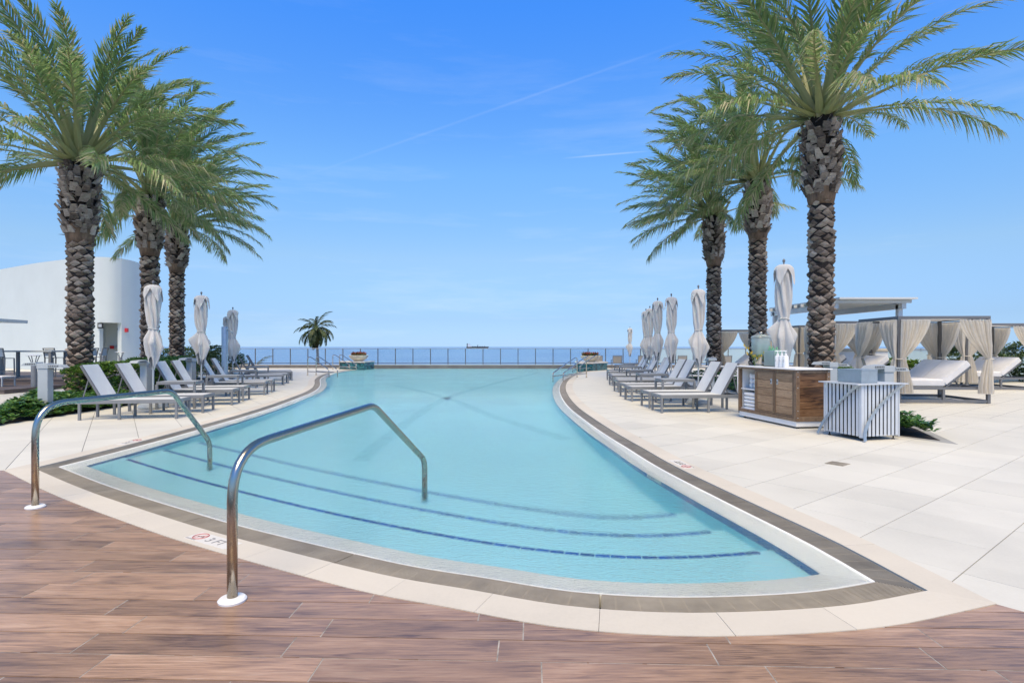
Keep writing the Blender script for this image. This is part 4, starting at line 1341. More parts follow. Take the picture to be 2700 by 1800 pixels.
put_parasol(0, -8.83, 14.0, 20, 'folded off white parasol tied at its waist, nearest in the left row', 1.0, .90)
put_parasol(1, -9.2, 16.85, 70, 'folded off white parasol, second from the camera in the left row', 1.0, .92)
put_parasol(2, -10.6, 21.6, 130, 'folded parasol beyond the round grey column on the left', .96, .92)
put_parasol(3, -12.9, 25.8, 200, 'folded parasol farthest back on the left, half hidden by the one before it', .95, .92)
put_parasol(1, 5.83, 12.2, 10, 'large bright folded parasol standing behind the wooden towel cabinet', 1.08, .84)
put_parasol(2, 4.93, 15.05, 75, 'folded parasol nearest in the right lounger row, before the farthest date palm', 1.0, .84)
put_parasol(3, 4.97, 17.75, 140, 'folded parasol second in the right lounger row', 1.01, .84)
put_parasol(0, 5.22, 20.4, 200, 'folded parasol third in the right lounger row', 1.04, .83)
put_parasol(2, 5.5, 22.7, 260, 'folded parasol fourth in the right row, mostly hidden by its neighbour', 1.0, .82)
put_parasol(1, 5.72, 24.3, 320, 'folded parasol fifth and last in the right lounger row', 1.0, .85)
put_parasol(3, 7.67, 37.0, 30, 'small distant folded parasol standing by the glass rail', .90, .8)

# sling chairs facing the sea
def make_chair():
    t = thing('sling_chair', (0,0,0), '', 'chair')
    m = MB()
    for s in (-.3,.3):
        m.bar((s,-.28,0),(s,-.28,.42),.035); m.bar((s,.3,0),(s,.3,.62),.035); m.bar((s,-.3,.62),(s,.32,.62),.04,.03)
        m.bar((s,-.27,.40),(s,-.38,.92),.035)
    m.bar((-.3,-.375,.91),(.3,-.375,.91),.035); m.bar((-.3,.3,.40),(.3,.3,.40),.035); m.bar((-.3,-.28,.40),(.3,-.28,.40),.035)
    m.build('frame', M['dark_metal'], t)
    MB().box(-.275,.275,-.27,.29,.405,.412).build('seat', M['sling_tan'], t)
    m = MB(); m.grid([[(-.275,-.285,.43),(.275,-.285,.43)],[(-.275,-.37,.88),(.275,-.37,.88)]]); m.grid([[(.275,-.278,.43),(-.275,-.278,.43)],[(.275,-.363,.88),(-.275,-.363,.88)]])
    m.build('back', M['sling_tan'], t)
    return t
ch = make_chair(); used = [0]
for (x, w) in ((5.75, 'half hidden behind the right flower bowl'), (7.05, 'left of the distant small parasol'), (8.75, 'right of the distant small parasol'), (11.4, 'behind the right lounger backs by the frosted glass'), (14.4, 'between the far curtains and the drinks dispenser')):
    repeat(ch, used[0], (x, 38.4, -.004), 0, 'dark framed sling chair facing the sea, '+w, 'chairs at the glass rail'); used[0] = 1

# ------------------------------------------------------------------ canopy daybeds
def curtain_mesh(seed, w0, wt, wb, zt, ztie, zb, mirror=1):
    rnd = random.Random(seed); ph = rnd.uniform(0,6.28); nf = 9
    rows = []
    for i in range(41):
        f = i/40; z = zt+(zb-zt)*f
        if z > ztie:
            k = (zt-z)/(zt-ztie); w = w0+(wt-w0)*(k**1.25*(1-.0)); sag = .09*math.sin(math.pi*k)
            w = w+sag*.7
        else:
            k = (ztie-z)/(ztie-zb); w = wt+(wb-wt)*min(1, k*1.25)**.7
        row = []
        for j in range(73):
            u = j/72
            amp = .026+.040*min(1, abs(z-ztie)/.35)
            if z < ztie: amp = .03+.05*k
            off = amp*math.sin(2*math.pi*nf*u+ph+1.2*math.sin(3*u+ph)+f*1.2)+.4*amp*math.sin(2*math.pi*nf*.37*u+ph*2+f*2)
            bulge = .05*math.sin(math.pi*u)
            row.append((u*w*mirror, off*(.55 if z > zt-.06 else 1)+bulge*(1 if z < ztie else .3), z+(.012*math.sin(40*u) if i == 0 else 0)))
        rows.append(row)
    return MB().grid(rows).mesh('curtain', M['curtain'], True)
CUR = [curtain_mesh(s, .78, .10, .30, 2.22, 1.18, .26) for s in (1,2,3)]
def make_daybed():
    t = thing('canopy_daybed', (0,0,0), '', 'daybed')
    W, D, H = 2.36, 1.95, 2.32
    post = MB().bbox(-.04,.04,-.04,.04,0,H-.081,.005).mesh('post', M['dark_metal'])
    for x in (.04, W-.04):
        for y in (.04, D-.04): inst('post', post, t, (x,y,0))
    m = MB()
    for y in (.04, D-.04): m.bbox(0, W, y-.04, y+.04, H-.08, H, .005)
    for x in (.04, W-.04): m.bbox(x-.04, x+.04, .081, D-.081, H-.08, H, .005)
    m.build('canopy_frame', M['dark_metal'], t)
    m = MB()
    for y in (.12, D-.12): m.tube([(.08,y,H-.11),(W-.08,y,H-.11)], .011, 6)
    for x in (.12, W-.12): m.tube([(x,.08,H-.118),(x,D-.08,H-.118)], .011, 6)
    m.build('curtain_rod', M['dark_metal'], t, True)
    m = MB(); n = 8
    m.grid([[(.09+(W-.18)*i/n, .09+(D-.18)*j/n, H-.055-.035*math.sin(math.pi*i/n)*math.sin(math.pi*j/n)) for j in range(n+1)] for i in range(n+1)])
    m.build('canopy_cloth', M['curtain'], t, True)
    m = MB()
    for z0, z1 in ((.02,.09),(.36,.43)):
        for y in (.04, D-.04): m.bbox(.081, W-.081, y-.03, y+.03, z0, z1, .004)
        for x in (.04, W-.04): m.bbox(x-.03, x+.03, .081, D-.081, z0, z1, .004)
    for x in (W*.5,):
        for y in (.04, D-.04): m.box(x-.03,x+.03,y-.028,y+.028,.0905,.3595)
    m.box(.081, W-.081, D/2-.03, D/2+.03, .37, .42)
    m.build('base_frame', M['dark_metal'], t)
    # two mattress halves, each with a raised back
    hinge = 1.28; a = R(40); c, s = math.cos(a), math.sin(a); bl = .86; th = .20
    for k in range(2):
        y0, y1 = .10+k*.885, .10+(k+1)*.885-.012
        MB().bbox(.10, hinge, y0, y1, .43, .43+th, .035).build('mattress', M['cushion'], t, True, auto=40)
        Mx = Matrix.Translation((hinge+.02, 0, .45)) @ Matrix.Rotation(-a, 4, 'Y')
        MB().bbox(0, bl, y0, y1, 0, th, .035, Mx).build('back_cushion', M['cushion'], t, True, auto=40)
        m = MB(); m.box(0, bl-.03, y0+.03, y1-.03, -.045, -.005, Mx)
        m.bar(Mx @ Vector((bl*.55,(y0+y1)/2,-.05)), (hinge+.66,(y0+y1)/2,.40), .03)
        m.build('back_panel', M['dark_metal'], t)
    for ci, (x, y, sx, sy) in enumerate(((.04,.04,1,1),(W-.04,.04,-1,1),(.04,D-.04,1,-1),(W-.04,D-.04,-1,-1))):
        o = inst('curtain', CUR[ci % 3], t, (x, y-.07*sy, 0)); o.scale = (sx, -sy, 1)
        o = inst('curtain', CUR[(ci+1) % 3], t, (x-.07*sx, y, 0), (0,0,R(90)*sy)); o.scale = (.92, sx*sy, 1)
        m = MB(); m.tube([(x+.115*math.cos(q*math.pi/8), y+.115*math.sin(q*math.pi/8), 1.18) for q in range(16)], .014, 6, closed=True)
        m.build('tie_back', M['curtain'], t, True)
    return t
db = make_daybed()
for i, (x, y, a, lab, s) in enumerate([(10.32,15.2,-3.5,'white cushioned canopy daybed with tied linen curtains, nearest on the right',1.0),
        (15.9,19.9,-3,'canopy daybed cut off by the right edge of the photo',1.0),
        (11.4,20.2,-3,'canopy daybed just right of the largest palm trunk, behind the slatted bin',1.04),
        (12.15,24.1,-3,'canopy daybed partly hidden behind the largest palm trunk and the bright parasol',1.04),
        (9.95,27.2,-3,'farthest canopy daybed, its curtains left of the drinks dispenser',1.0)]):
    repeat(db, i, (x,y,-.002), R(a), lab, 'canopy daybeds on the right deck', (s,s,s))

# ------------------------------------------------------------------ towel cabinet
cb = thing('towel_cabinet', (5.18, 10.37, 0), 'wooden towel cabinet with white top, two doors and open towel shelves', 'cabinet', R(9.5))
# local: +x along the right (short) face, +y along the long face going away
CL, CW, CH = 1.90, .70, 1.10
MB().bbox(.02, CW-.02, .02, CL-.02, .035, .13, .004).build('plinth', M['white_paint'], cb)
for (x, y) in ((.1,.1),(.6,.1),(.1,1.8),(.6,1.8)):
    MB().lathe([(.03,-.004),(.03,.01),(.012,.012),(.012,.036)], 10, x, y).build('foot', M['black'], cb)
MB().bbox(-.03, CW+.03, -.03, CL+.02, CH-.025, CH, .006).build('top', M['white_paint'], cb)
m = MB(); f = .075; zb, zt = .132, CH-.027
def fr(x0,x1,y0,y1,z0,z1): m.bbox(x0,x1,y0,y1,z0,z1,.003)
fr(0,f,0,f,zb,zt); fr(CW-f,CW,0,f,zb,zt); fr(0,f,CL-.045,CL,zb,zt); fr(CW-f,CW,CL-f,CL,zb,zt)
fr(.002,f-.01,f+.001,CL-.046,zt-.04,zt); fr(.002,f-.01,f+.001,CL-.046,zb,zb+.06)
fr(f+.001,CW-f-.001,.002,f-.01,zt-.055,zt); fr(f+.001,CW-f-.001,.002,f-.01,zb,zb+.09)
fr(.002,f-.02,1.27,1.30,zb+.061,zt-.041)
m.build('frame', M['teak_frame'], cb)
m = MB(); m.box(f,CW-.02,CL-.043,CL-.03,zb,zt-.001); m.box(CW-.03,CW-.02,f,CL-.05,zb,zt-.001); m.box(.06,CW-.031,1.262,1.269,zb,zt-.001)
m.box(.04,CW-.031,1.2995,CL-.044,zb+.061,zb+.072); m.build('inner_lining', M['white_paint'], cb)
MB().box(.045,CW-.032,1.3005,CL-.0445,.60,.622).build('shelf', M['white_paint'], cb)
MB().box(.06,CW-.04,f+.01,1.26,zb+.02,zt-.002).build('inner_box', M['black'], cb)
for k, (y0, y1) in enumerate(((.085,.655),(.675,1.265))):
    d = bpy.data.objects.new('door', None); col.objects.link(d); d.parent = cb
    z0, z1 = zb+.066, zt-.046
    m = MB(); m.bbox(.004,.045,y0,y0+.035,z0,z1,.003); m.bbox(.004,.045,y1-.035,y1,z0,z1,.003); m.bbox(.004,.045,y0+.036,y1-.036,z1-.03,z1,.003); m.bbox(.004,.045,y0+.036,y1-.036,z0,z0+.03,.003)
    m.build('door_frame', M['teak_frame'], d)
    nb = 5; h = (z1-z0-.06)/nb
    for i in range(nb):
        MB().bbox(.016,.04,y0+.036,y1-.036,z0+.03+i*h+.003,z0+.03+(i+1)*h-.003,.002).build('board', M['teak'], d)
    yl = y1-.11 if k == 0 else y0+.06
    m = MB(); m.bbox(.006,.02,yl,yl+.05,z1-.25,z1-.15,.006); m.build('latch', M['light_metal'], d)
    MB().box(.003,.0065,yl+.014,yl+.034,z1-.225,z1-.185).build('latch_slot', M['black'], d)
nb = 6; z0, z1 = zb+.091, zt-.056; h = (z1-z0)/nb
for i in range(nb):
    MB().bbox(f+.001,CW-f-.001,.018,.045,z0+i*h+.002,z0+(i+1)*h-.002,.002).build('board', M['teak_dark'], cb)
bolt = MB().lathe([(.009,0),(.009,.003),(.005,.005)], 8).mesh('bolt', M['light_metal'])
for x in (.035, CW-.035):
    for z in (.2,.33,.95,.75,1.04):
        inst('bolt', bolt, cb, (x, .0005, z), (R(90),0,0))
def world_of(o, p):
    return Matrix.Translation(o.location) @ Matrix.Rotation(o.rotation_euler.z, 4, 'Z') @ Vector(p)
# towels: rolled on the upper shelf, folded on the lower
def rolled_mesh():
    m = MB(); n = 26; pts = []
    for i in range(60):
        q = i*.32; r = .052*(1-i/72); pts.append((r*math.cos(q), r*math.sin(q)))
    m.lathe([(.03,.0),(.050,.006),(.054,.02),(.053,.25),(.049,.27),(.02,.262)], 18, M=Matrix.Rotation(R(90),4,'X') @ Matrix.Identity(4))
    return m.mesh('rolled_towel', M['towel'], True)
rt = rolled_mesh(); k = 0
for row in range(3):
    for c in range(3):
        p = world_of(cb, (.16+.0, 1.40+.135*c+.02, .678+row*.1))
        o = bpy.data.objects.new('rolled_towel', rt); col.objects.link(o)
        o.location = p; o.rotation_euler = (0, random.uniform(0,6), cb.rotation_euler.z+R(90))
        o.rotation_euler = (0,0,cb.rotation_euler.z+R(90)); k += 1
        tag(o, f'rolled white towel, {["lowest","middle","topmost"][row]} layer, {["right","middle","left"][c]} of three on the upper cabinet shelf', 'towel', 'rolled towels in the cabinet')
for i in range(5):
    p = world_of(cb, (.2, 1.57, .2055+i*.075))
    rnd = random.Random(i)
    m = MB()
    prof = []
    n = 20
    rows = []
    for a in range(n+1):
        q = math.pi*a/n
        rows.append(q)
    P = []
    hx, hy, hz = .17, .215, .037
    pr = [(-hx*.98, hz*.5)] 
    sec = []
    for a in range(24):
        q = 2*math.pi*a/24
        e = .35
        sec.append((hx*math.copysign(abs(math.cos(q))**e, math.cos(q)), hz*math.copysign(abs(math.sin(q))**.7, math.sin(q))))
    for b_ in range(9):
        v = b_/8*2-1; y = hy*v; sc2 = (1-abs(v)**8*.25)
        P.append([(x*sc2, y, z*(1-abs(v)**6*.5)) for x, z in sec]+[(sec[0][0]*sc2, y, sec[0][1])])
    m.grid(P)
    o = m.build('folded_towel', M['towel'], None, True)
    o.location = p; o.rotation_euler = (0,0,cb.rotation_euler.z+rnd.gauss(0,.02))
    tag(o, f'folded white towel on the lower cabinet shelf, {["at the bottom of the pile","second from the bottom","in the middle of the pile","second from the top","on top of the pile"][i]}', 'towel', 'folded towels in the cabinet')
# things on the cabinet top
def on_top(name, lx, ly, label, cat, group=None):
    p = world_of(cb, (lx, ly, CH)); return thing(name, p, label, cat, cb.rotation_euler.z, group)
ds = on_top('drink_dispenser', .30, 1.54, 'clear drinks dispenser with lid on a steel base, on the cabinet top', 'dispenser')
sq = lambda r, n=28: [(r*math.copysign(abs(math.cos(2*math.pi*k/n))**.55, math.cos(2*math.pi*k/n)), r*math.copysign(abs(math.sin(2*math.pi*k/n))**.55, math.sin(2*math.pi*k/n))) for k in range(n)]
def loft(m, secs):
    P = []
    for r, z in secs:
        s = sq(r); P.append([(x,y,z) for x, y in s]+[(s[0][0],s[0][1],z)])
    m.grid(P); return m
MB().lathe([(.125,0),(.125,.02),(.105,.03),(.115,.05),(.13,.15),(.135,.19),(.12,.205),(.05,.205)], 28).build('steel_base', M['chrome'], ds, True, auto=40)
loft(MB(), [(.02,.207),(.128,.21),(.15,.26),(.158,.40),(.163,.58),(.16,.583),(.155,.56),(.150,.40),(.143,.27),(.12,.225),(.02,.22)]).build('jar', M['glass'], ds, True)
loft(MB(), [(.02,.23),(.12,.232),(.141,.28),(.147,.40),(.149,.47),(.02,.472)]).build('lemon_water', M['jar_water'], ds, True)
loft(MB(), [(.02,.58),(.168,.586),(.17,.60),(.15,.63),(.06,.655),(.02,.66)]).build('lid', M['glass'], ds, True)
MB().lathe([(.02,.655),(.025,.66),(.035,.69),(.03,.71),(.005,.715)], 14).build('knob', M['chrome'], ds, True)
MB().bar((-.13,0,.09),(-.19,0,.085),.025).build('tap', M['chrome'], ds)
og = on_top('orchid_spray', .12, 1.48, 'yellow orchid spray lying against the drinks dispenser', 'flowers')
rnd = random.Random(4); m = MB(); pt = []
for (h, l, ph) in ((.42,.16,2.6),(.36,.13,.9),(.30,.18,-.6)):
    p = [(0,0,.0)]+[(l*q*math.cos(ph), l*q*math.sin(ph), h*q**.7) for q in (.25,.5,.75,1)]
    m.tube(p, .004, 5); pt.append(p)
for _ in range(10):
    a = rnd.uniform(0,6.28); m.tube([(0,0,.17),(.05*math.cos(a),.05*math.sin(a),.21),(.15*math.cos(a),.15*math.sin(a),.20+rnd.gauss(0,.03))], .005, 5)
m.build('stems', M['stem'], og, True)
m = MB()
for p in pt:
    for q in p[2:]:
        for r_ in range(2):
            c = Vector(q)+Vector((rnd.gauss(-.02,.02), rnd.gauss(0,.03), rnd.gauss(0,.02)))
            for k in range(5):
                a = 2*math.pi*k/5+rnd.random(); d = Vector((-.35, math.cos(a), math.sin(a))).normalized()*.032
                w = d.cross(Vector((1,0,0))).normalized()*.014
                m.add([c, c+d*.6-w, c+d, c+d*.6+w], [(0,1,2,3)])
m.build('petals', M['yellow'], og)
bn = on_top('bottle_caddy', .30, 1.06, 'clear acrylic caddy full of green glass bottles on the cabinet top', 'caddy')
m = MB()
for (x0,x1,y0,y1) in ((-.13,.13,-.17,-.164),(-.13,.13,.164,.17),(-.13,-.124,-.163,.163),(.124,.13,-.163,.163)): m.box(x0,x1,y0,y1,.012,.33)
m.build('side_panes', M['glass'], bn)
MB().box(-.14,.14,-.18,.18,0,.011).build('tray', M['black'], bn)
bm_ = MB().lathe([(.005,.0),(.036,.002),(.038,.02),(.038,.24),(.030,.29),(.018,.31),(.018,.35),(.012,.35)], 14).mesh('green_bottle', M['green_glass'], True)
for i, (x, y, s) in enumerate([(-.07,-.11,.9),(-.07,-.02,1.12),(-.07,.07,1.15),(-.06,.125,.92),(.04,-.1,.95),(.04,0,1.1),(.05,.1,1.0)]):
    o = bpy.data.objects.new('green_bottle', bm_); col.objects.link(o)
    o.location = world_of(cb, (.30+x, 1.06+y, CH+.012)); o.scale = (1,1,s)
    tag(o, 'green glass bottle standing in the clear caddy on the cabinet', 'bottle', 'green bottles in the caddy')
bt = thing('pump_bottle', (0,0,0), '', 'pump bottle')
MB().lathe([(.03,0),(.05,.003),(.052,.02),(.052,.20),(.045,.22),(.018,.235),(.018,.26),(.008,.262)], 20).build('bottle', M['white_plastic'], bt, True, auto=40)
m = MB(); m.lathe([(.024,.235),(.024,.265),(.008,.27),(.008,.31)], 12); m.bbox(-.06,.02,-.012,.012,.31,.33,.004); m.build('pump', M['white_plastic'], bt, True, auto=40)
m = MB(); m.tube([(-.0525-.0*q, .018*math.cos(q*math.pi/8+.8), .13+.018*math.sin(q*math.pi/8+.8)) for q in range(13)], .003, 4); m.build('logo_ring', M['ink_faded'], bt)
for i, (ly, w) in enumerate(((.80,'left'),(.67,'middle'),(.55,'right'))):
    repeat(bt, i, world_of(cb, (.18, ly, CH)), cb.rotation_euler.z, f'white pump bottle, {w} one of the three on the cabinet', 'white pump bottles')

# ------------------------------------------------------------------ slatted bin
bi = thing('slatted_bin', (5.55, 9.03, 0), 'pale grey slatted litter bin with curved bands and a metal hood', 'bin', R(15))
S, HB = .76, .90
def bslat(x0, x1, y0, y1, z0=.07): return MB().bbox(x0,x1,y0,y1,z0,HB-.01,.003)
ns = 9; pw = (S-.06)/ns
for i in range(ns):
    bslat(.06+i*pw, .06+i*pw+pw*.66, 0, .012).build('slat', M['bin_metal'], bi)
    bslat(0, .012, .06+i*pw, .06+i*pw+pw*.66).build('slat', M['bin_metal'], bi)
    bslat(S-.012, S, .06+i*pw, .06+i*pw+pw*.66).build('slat', M['bin_metal'], bi)
    bslat(.06+i*pw, .06+i*pw+pw*.66, S-.012, S).build('slat', M['bin_metal'], bi)
for q in ((-.004,.05,-.004,.05),(S-.02,S+.004,-.004,.03),(-.004,.03,S-.02,S+.004)):
    MB().bbox(*q,.05,HB-.01,.004).build('corner_post', M['bin_metal'], bi)
MB().box(.03,S-.03,.03,S-.03,.09,HB-.02).build('liner', M['grate_dark'], bi)
m = MB(); m.add([(-.13,-.05,HB-.005),(S+.13,-.05,HB-.005),(S+.06,S+.06,HB-.005),(-.06,S+.06,HB-.005),(-.13,-.05,HB+.012),(S+.13,-.05,HB+.012),(S+.06,S+.06,HB+.012),(-.06,S+.06,HB+.012)],
    [(3,2,1,0),(4,5,6,7),(0,1,5,4),(1,2,6,5),(2,3,7,6),(3,0,4,7)])
m.build('lid', M['bin_metal'], bi)
def fin(face):
    """flat curved band sweeping from a top corner to the opposite foot, standing off the slats"""
    m = MB(); rows = []
    for i in range(21):
        f = i/20; k = (1-f)**1.7
        u = S*k-.03*f if face == 0 else S*(1-k)+.03*f
        z = HB-.01-(HB-.03)*f
        off = .02+.07*f**4+.05*(1-f)**5; w = .012; h = .026+.01*(1-f)
        a = [(u-h,off),(u-h,off+w),(u+h,off+w),(u+h,off),(u-h,off)]
        rows.append([(p, -o_, z) if face == 0 else (-o_, p, z) for p, o_ in a])
    m.grid(rows); return m
fin(0).build('curved_band', M['hood_metal'], bi, True, auto=40)
fin(1).build('curved_band', M['hood_metal'], bi, True, auto=40)
m = MB(); m.bbox(.05,.37,.05,.52,HB+.012,HB+.03,.003)
for (x0,x1,y0,y1) in ((.05,.37,.05,.06),(.05,.37,.51,.52),(.05,.06,.061,.509),(.36,.37,.061,.509)): m.box(x0,x1,y0,y1,HB+.031,HB+.22)
m.box(.045,.375,.045,.525,HB+.2205,HB+.235)
m.build('hood', M['hood_metal'], bi)
for (x, y) in ((.06,.06),(S-.06,.06),(.06,S-.06),(S-.06,S-.06)):
    MB().lathe([(.025,-.004),(.025,.012),(.01,.015),(.01,.09)], 10, x, y).build('foot', M['black'], bi)

# ------------------------------------------------------------------ pedestal lights, bollards, column
def make_pedestal_light():
    t = thing('pedestal_light', (0,0,0), '', 'pedestal light')
    MB().bbox(-.10,.10,-.10,.10,0,1.02,.006).build('post', M['light_metal'], t)
    MB().bbox(-.115,.115,-.115,.115,1.022,1.14,.006).build('head', M['light_metal'], t)
    for s, z in ((-1,1.09),(1,1.045)):
        m = MB(); m.add([(s*.117,-.12,z),(s*.117,.12,z),(s*.42,.12,z-.005),(s*.42,-.12,z-.005),(s*.117,-.12,z+.075),(s*.117,.12,z+.075),(s*.36,.12,z+.055),(s*.36,-.12,z+.055)],
              [(0,1,2,3),(7,6,5,4),(0,4,5,1),(1,5,6,2),(2,6,7,3),(3,7,4,0)]); m.build('wing', M['light_metal'], t)
        m = MB()
        for k in range(6): m.box(s*(.14+k*.035)-.010, s*(.14+k*.035)+.010, -.126, -.121, z+.018, z+.05)
        m.build('louvre', M['rail_metal'], t)
    return t
pl_ = make_pedestal_light()
for i, (x, y, a, lab) in enumerate([(-10.25,12.5,8,'pale grey pedestal light with louvred wings standing in the ground cover on the left'),
        (-9.45,14.7,80,'pedestal light behind the nearest parasol pole on the left'),
        (-10.15,18.0,80,'third pedestal light of the left row, between lounger backs'),
        (7.05,10.75,10,'pedestal light with louvred wings behind the slatted bin'),
        (7.45,13.3,10,'pedestal light at the foot of the largest palm, mostly behind the cabinet'),
        (6.25,17.9,80,'pedestal light behind the right loungers beside a palm trunk')]):
    repeat(pl_, i, (x,y,0), R(a), lab, 'pedestal lights in the planting beds')
rc = thing('round_column', (-10.2, 20.2, 0), 'round grey metal column standing among the left loungers', 'column')
MB().lathe([(.105,0),(.105,2.2),(.10,2.21),(.01,2.212)], 24).build('shaft', M['hood_metal'], rc, True, auto=40)
MB().tube([(.1,-.02,2.1),(.25,-.02,2.05),(.3,-.02,1.95)], .02, 8).build('bracket', M['hood_metal'], rc, True)
MB().box(-.015,.015,-.112,-.104,.55,.8).build('access_plate', M['grey_metal'], rc)
bo = thing('bollard_light', (0,0,0), '', 'bollard')
MB().lathe([(.085,0),(.085,.93),(.08,.94),(.005,.942)], 18).build('post', M['grey_metal'], bo, True, auto=40)
m = MB()
for k in range(4):
    q = math.pi/4+k*math.pi/2; m.bar((.06*math.cos(q),.06*math.sin(q),.92),(.16*math.cos(q),.16*math.sin(q),1.19),.02,.02)
m.build('strut', M['grey_metal'], bo)
MB().lathe([(.05,1.185),(.22,1.195),(.225,1.21),(.05,1.235)], 24).build('disc', M['white_paint'], bo, True, auto=30)
for i, (x, y, lab, s) in enumerate([(-16.3,19.4,'bollard light with a white disc on struts beside the wooden steps',1.0),(-20.6,28.6,'left one of two bollard lights before the doorway',1.0),(-20.1,29.2,'right one of two bollard lights before the doorway',1.02)]):
    repeat(bo, i, (x,y,0), R(20), lab, 'bollard lights on the left', (s,s,s))

pr = thing('pipe_rail', (5.45, 16.5, 0), 'white two bar pipe rail behind the right loungers beside a palm trunk', 'rail')
for z in (.66, .93): MB().tube([(-.35,0,z),(1.15,0,z)], .022, 8).build('bar', M['white_paint'], pr, True)
for x in (.3, 1.1): MB().tube([(x,0,0),(x,0,.95)], .022, 8).build('post', M['white_paint'], pr, True)

# ------------------------------------------------------------------ curved white building on the left
bd = thing('curved_building', (-28, 40, 0), 'white curved stucco building with a recessed doorway behind the left palms', 'building')
WL = [(-60,52),(-46,46),(-36.4,40.4),(-31,37.2),(-27.8,35.6),(-26.3,34.95),(-25.2,34.75),(-24.6,34.95),(-24.3,35.4),(-24.2,36.1),(-24.35,37.0),(-25,38.4),(-27,41),(-34,47),(-44,53),(-60,60)]
wl = catmull(WL, .25)-np.array((-28,40))
# doorway between photo columns 255 and 321
def col_u(p): return 1350+1500*(p[0]-28)/(p[1]+40)
HT = 6.98; DZ = 2.98
iA = next(i for i in range(len(wl)) if col_u(wl[i]) > 254)
iB = next(i for i in range(len(wl)) if col_u(wl[i]) > 320)
def wstrip(P, z0, z1, th=.3):
    m = MB(); k = len(P); Q = offset(P, -th)
    vs = [(*p,z0) for p in P]+[(*p,z1) for p in P]+[(*p,z1) for p in Q]+[(*p,z0) for p in Q]
    m.add(vs, [(i,i+1,k+i+1,k+i) for i in range(k-1)]+[(k+i,k+i+1,2*k+i+1,2*k+i) for i in range(k-1)]+[(2*k+i,2*k+i+1,3*k+i+1,3*k+i) for i in range(k-1)]+[(0,k,2*k,3*k),(k-1,4*k-1,3*k-1,2*k-1)])
    return m
wstrip(wl[:iA+1], 0, HT).build('wall', M['stucco'], bd, True, auto=45)
wstrip(wl[iB:], 0, HT).build('wall', M['stucco'], bd, True, auto=45)
wstrip(wl[iA:iB+1], DZ, HT).build('wall', M['stucco'], bd, True, auto=45)
MB().add([(*p, HT-.1) for p in wl], [tuple(range(len(wl)))]).build('roof', M['stucco'], bd)
pa, pb = wl[iA], wl[iB]
dv = np.array((-.45, 1.)); dv = dv/np.linalg.norm(dv)*1.5
nb_ = MB()
nb_.add([(*pa,0),(*(pa+dv),0),(*(pa+dv),DZ),(*pa,DZ)], [(0,1,2,3)]); nb_.add([(*(pa+dv),0),(*(pb+dv),0),(*(pb+dv),DZ),(*(pa+dv),DZ)], [(0,1,2,3)])
nb_.add([(*pb,0),(*pb,DZ),(*(pb+dv),DZ),(*(pb+dv),0)], [(0,1,2,3)]); nb_.add([(*pa,DZ),(*(pa+dv),DZ),(*(pb+dv),DZ),(*pb,DZ)], [(0,1,2,3)])
nb_.build('door_recess', M['stucco'], bd)
m = MB()
for k in range(4):
    p = pa+dv*(.15+.2*k)
    m.box(p[0]-.02,p[0]+.03,p[1]-.05,p[1]-.01,0,DZ-.05)
m.build('door_jamb', M['light_metal'], bd)
mid_ = (pa+pb)/2
def on_niche(f, z, w, h, name, mat_):
    p = pa+(pb-pa)*f+dv*.97
    return MB().box(p[0]-w/2,p[0]+w/2,p[1]-.09,p[1]-.01,z-h/2,z+h/2).build(name, mat_, bd)
on_niche(.34,1.47,.22,.2,'call_point',M['red']); on_niche(.56,1.47,.3,.18,'keypad',M['light_metal'])
o = MB().lathe([(.005,0),(.09,.01),(.1,.06),(.1,.1)], 14, M=Matrix.Translation((*(pa+(pb-pa)*.62+dv*.95),2.62)) @ Matrix.Rotation(R(-90),4,'X')).build('camera_dome', M['black'], bd)
p = pa+(pb-pa)*.06
sg = MB().box(p[0]-.12,p[0]+.2,p[1]-.12,p[1]-.06,2.62,2.96).build('sign_box', M['black'], bd)
MB().box(p[0]-.06,p[0]+.14,p[1]-.128,p[1]-.121,2.70,2.88).build('sign_face', M['light_metal'], sg)
iC = next(i for i in range(len(wl)) if col_u(wl[i]) > 331)
p = wl[iC]
MB().box(p[0]-.14,p[0]+.14,p[1]-.12,p[1]-.0,2.42,2.66).build('fire_alarm', M['red'], bd)

# raised wooden terrace with bar furniture
tp = thing('wooden_platform', (-16, 20, 0), 'dark wooden platform with a low step at the left edge', 'platform')
def boards(x0, x1, y0, y1, z, slope=0):
    y = y0
    while y < y1:
        MB().bbox(x0, x1, y, y+.135, z-.03, z, .003).build('board', M['deck_wood'], tp); y += .141
boards(-9, -.15, -1.9, 1.0, .13)
boards(-9, .1, 1.0, 7.5, .29)
m = MB(); m.box(-9,-.17,-1.88,.98,0,.098); m.box(-9,.08,1.02,7.5,0,.258); m.build('fascia', M['deck_wood'], tp)
def bar_stool():
    t = thing('bar_stool', (0,0,0), '', 'bar stool')
    m = MB()
    for x in (-.22,.22):
        m.bar((x,-.22,0),(x,-.20,.78),.035); m.bar((x,.22,0),(x,.2,.78),.035); m.bar((x,.2,.76),(x,.29,1.16),.035)
        m.bar((x,-.2,.3),(x,.2,.3),.025)
    for y in (-.21,.21): m.bar((-.22,y,.28),(.22,y,.28),.025)
    m.bar((-.22,.29,1.15),(.22,.29,1.15),.03); m.build('frame', M['grey_metal'], t)
    MB().bbox(-.22,.22,-.21,.21,.76,.785,.006).build('seat', M['sling_tan'], t)
    MB().box(-.2,.2,.225,.235,.84,1.13).build('back', M['sling'], t)
    return t
bs = bar_stool()
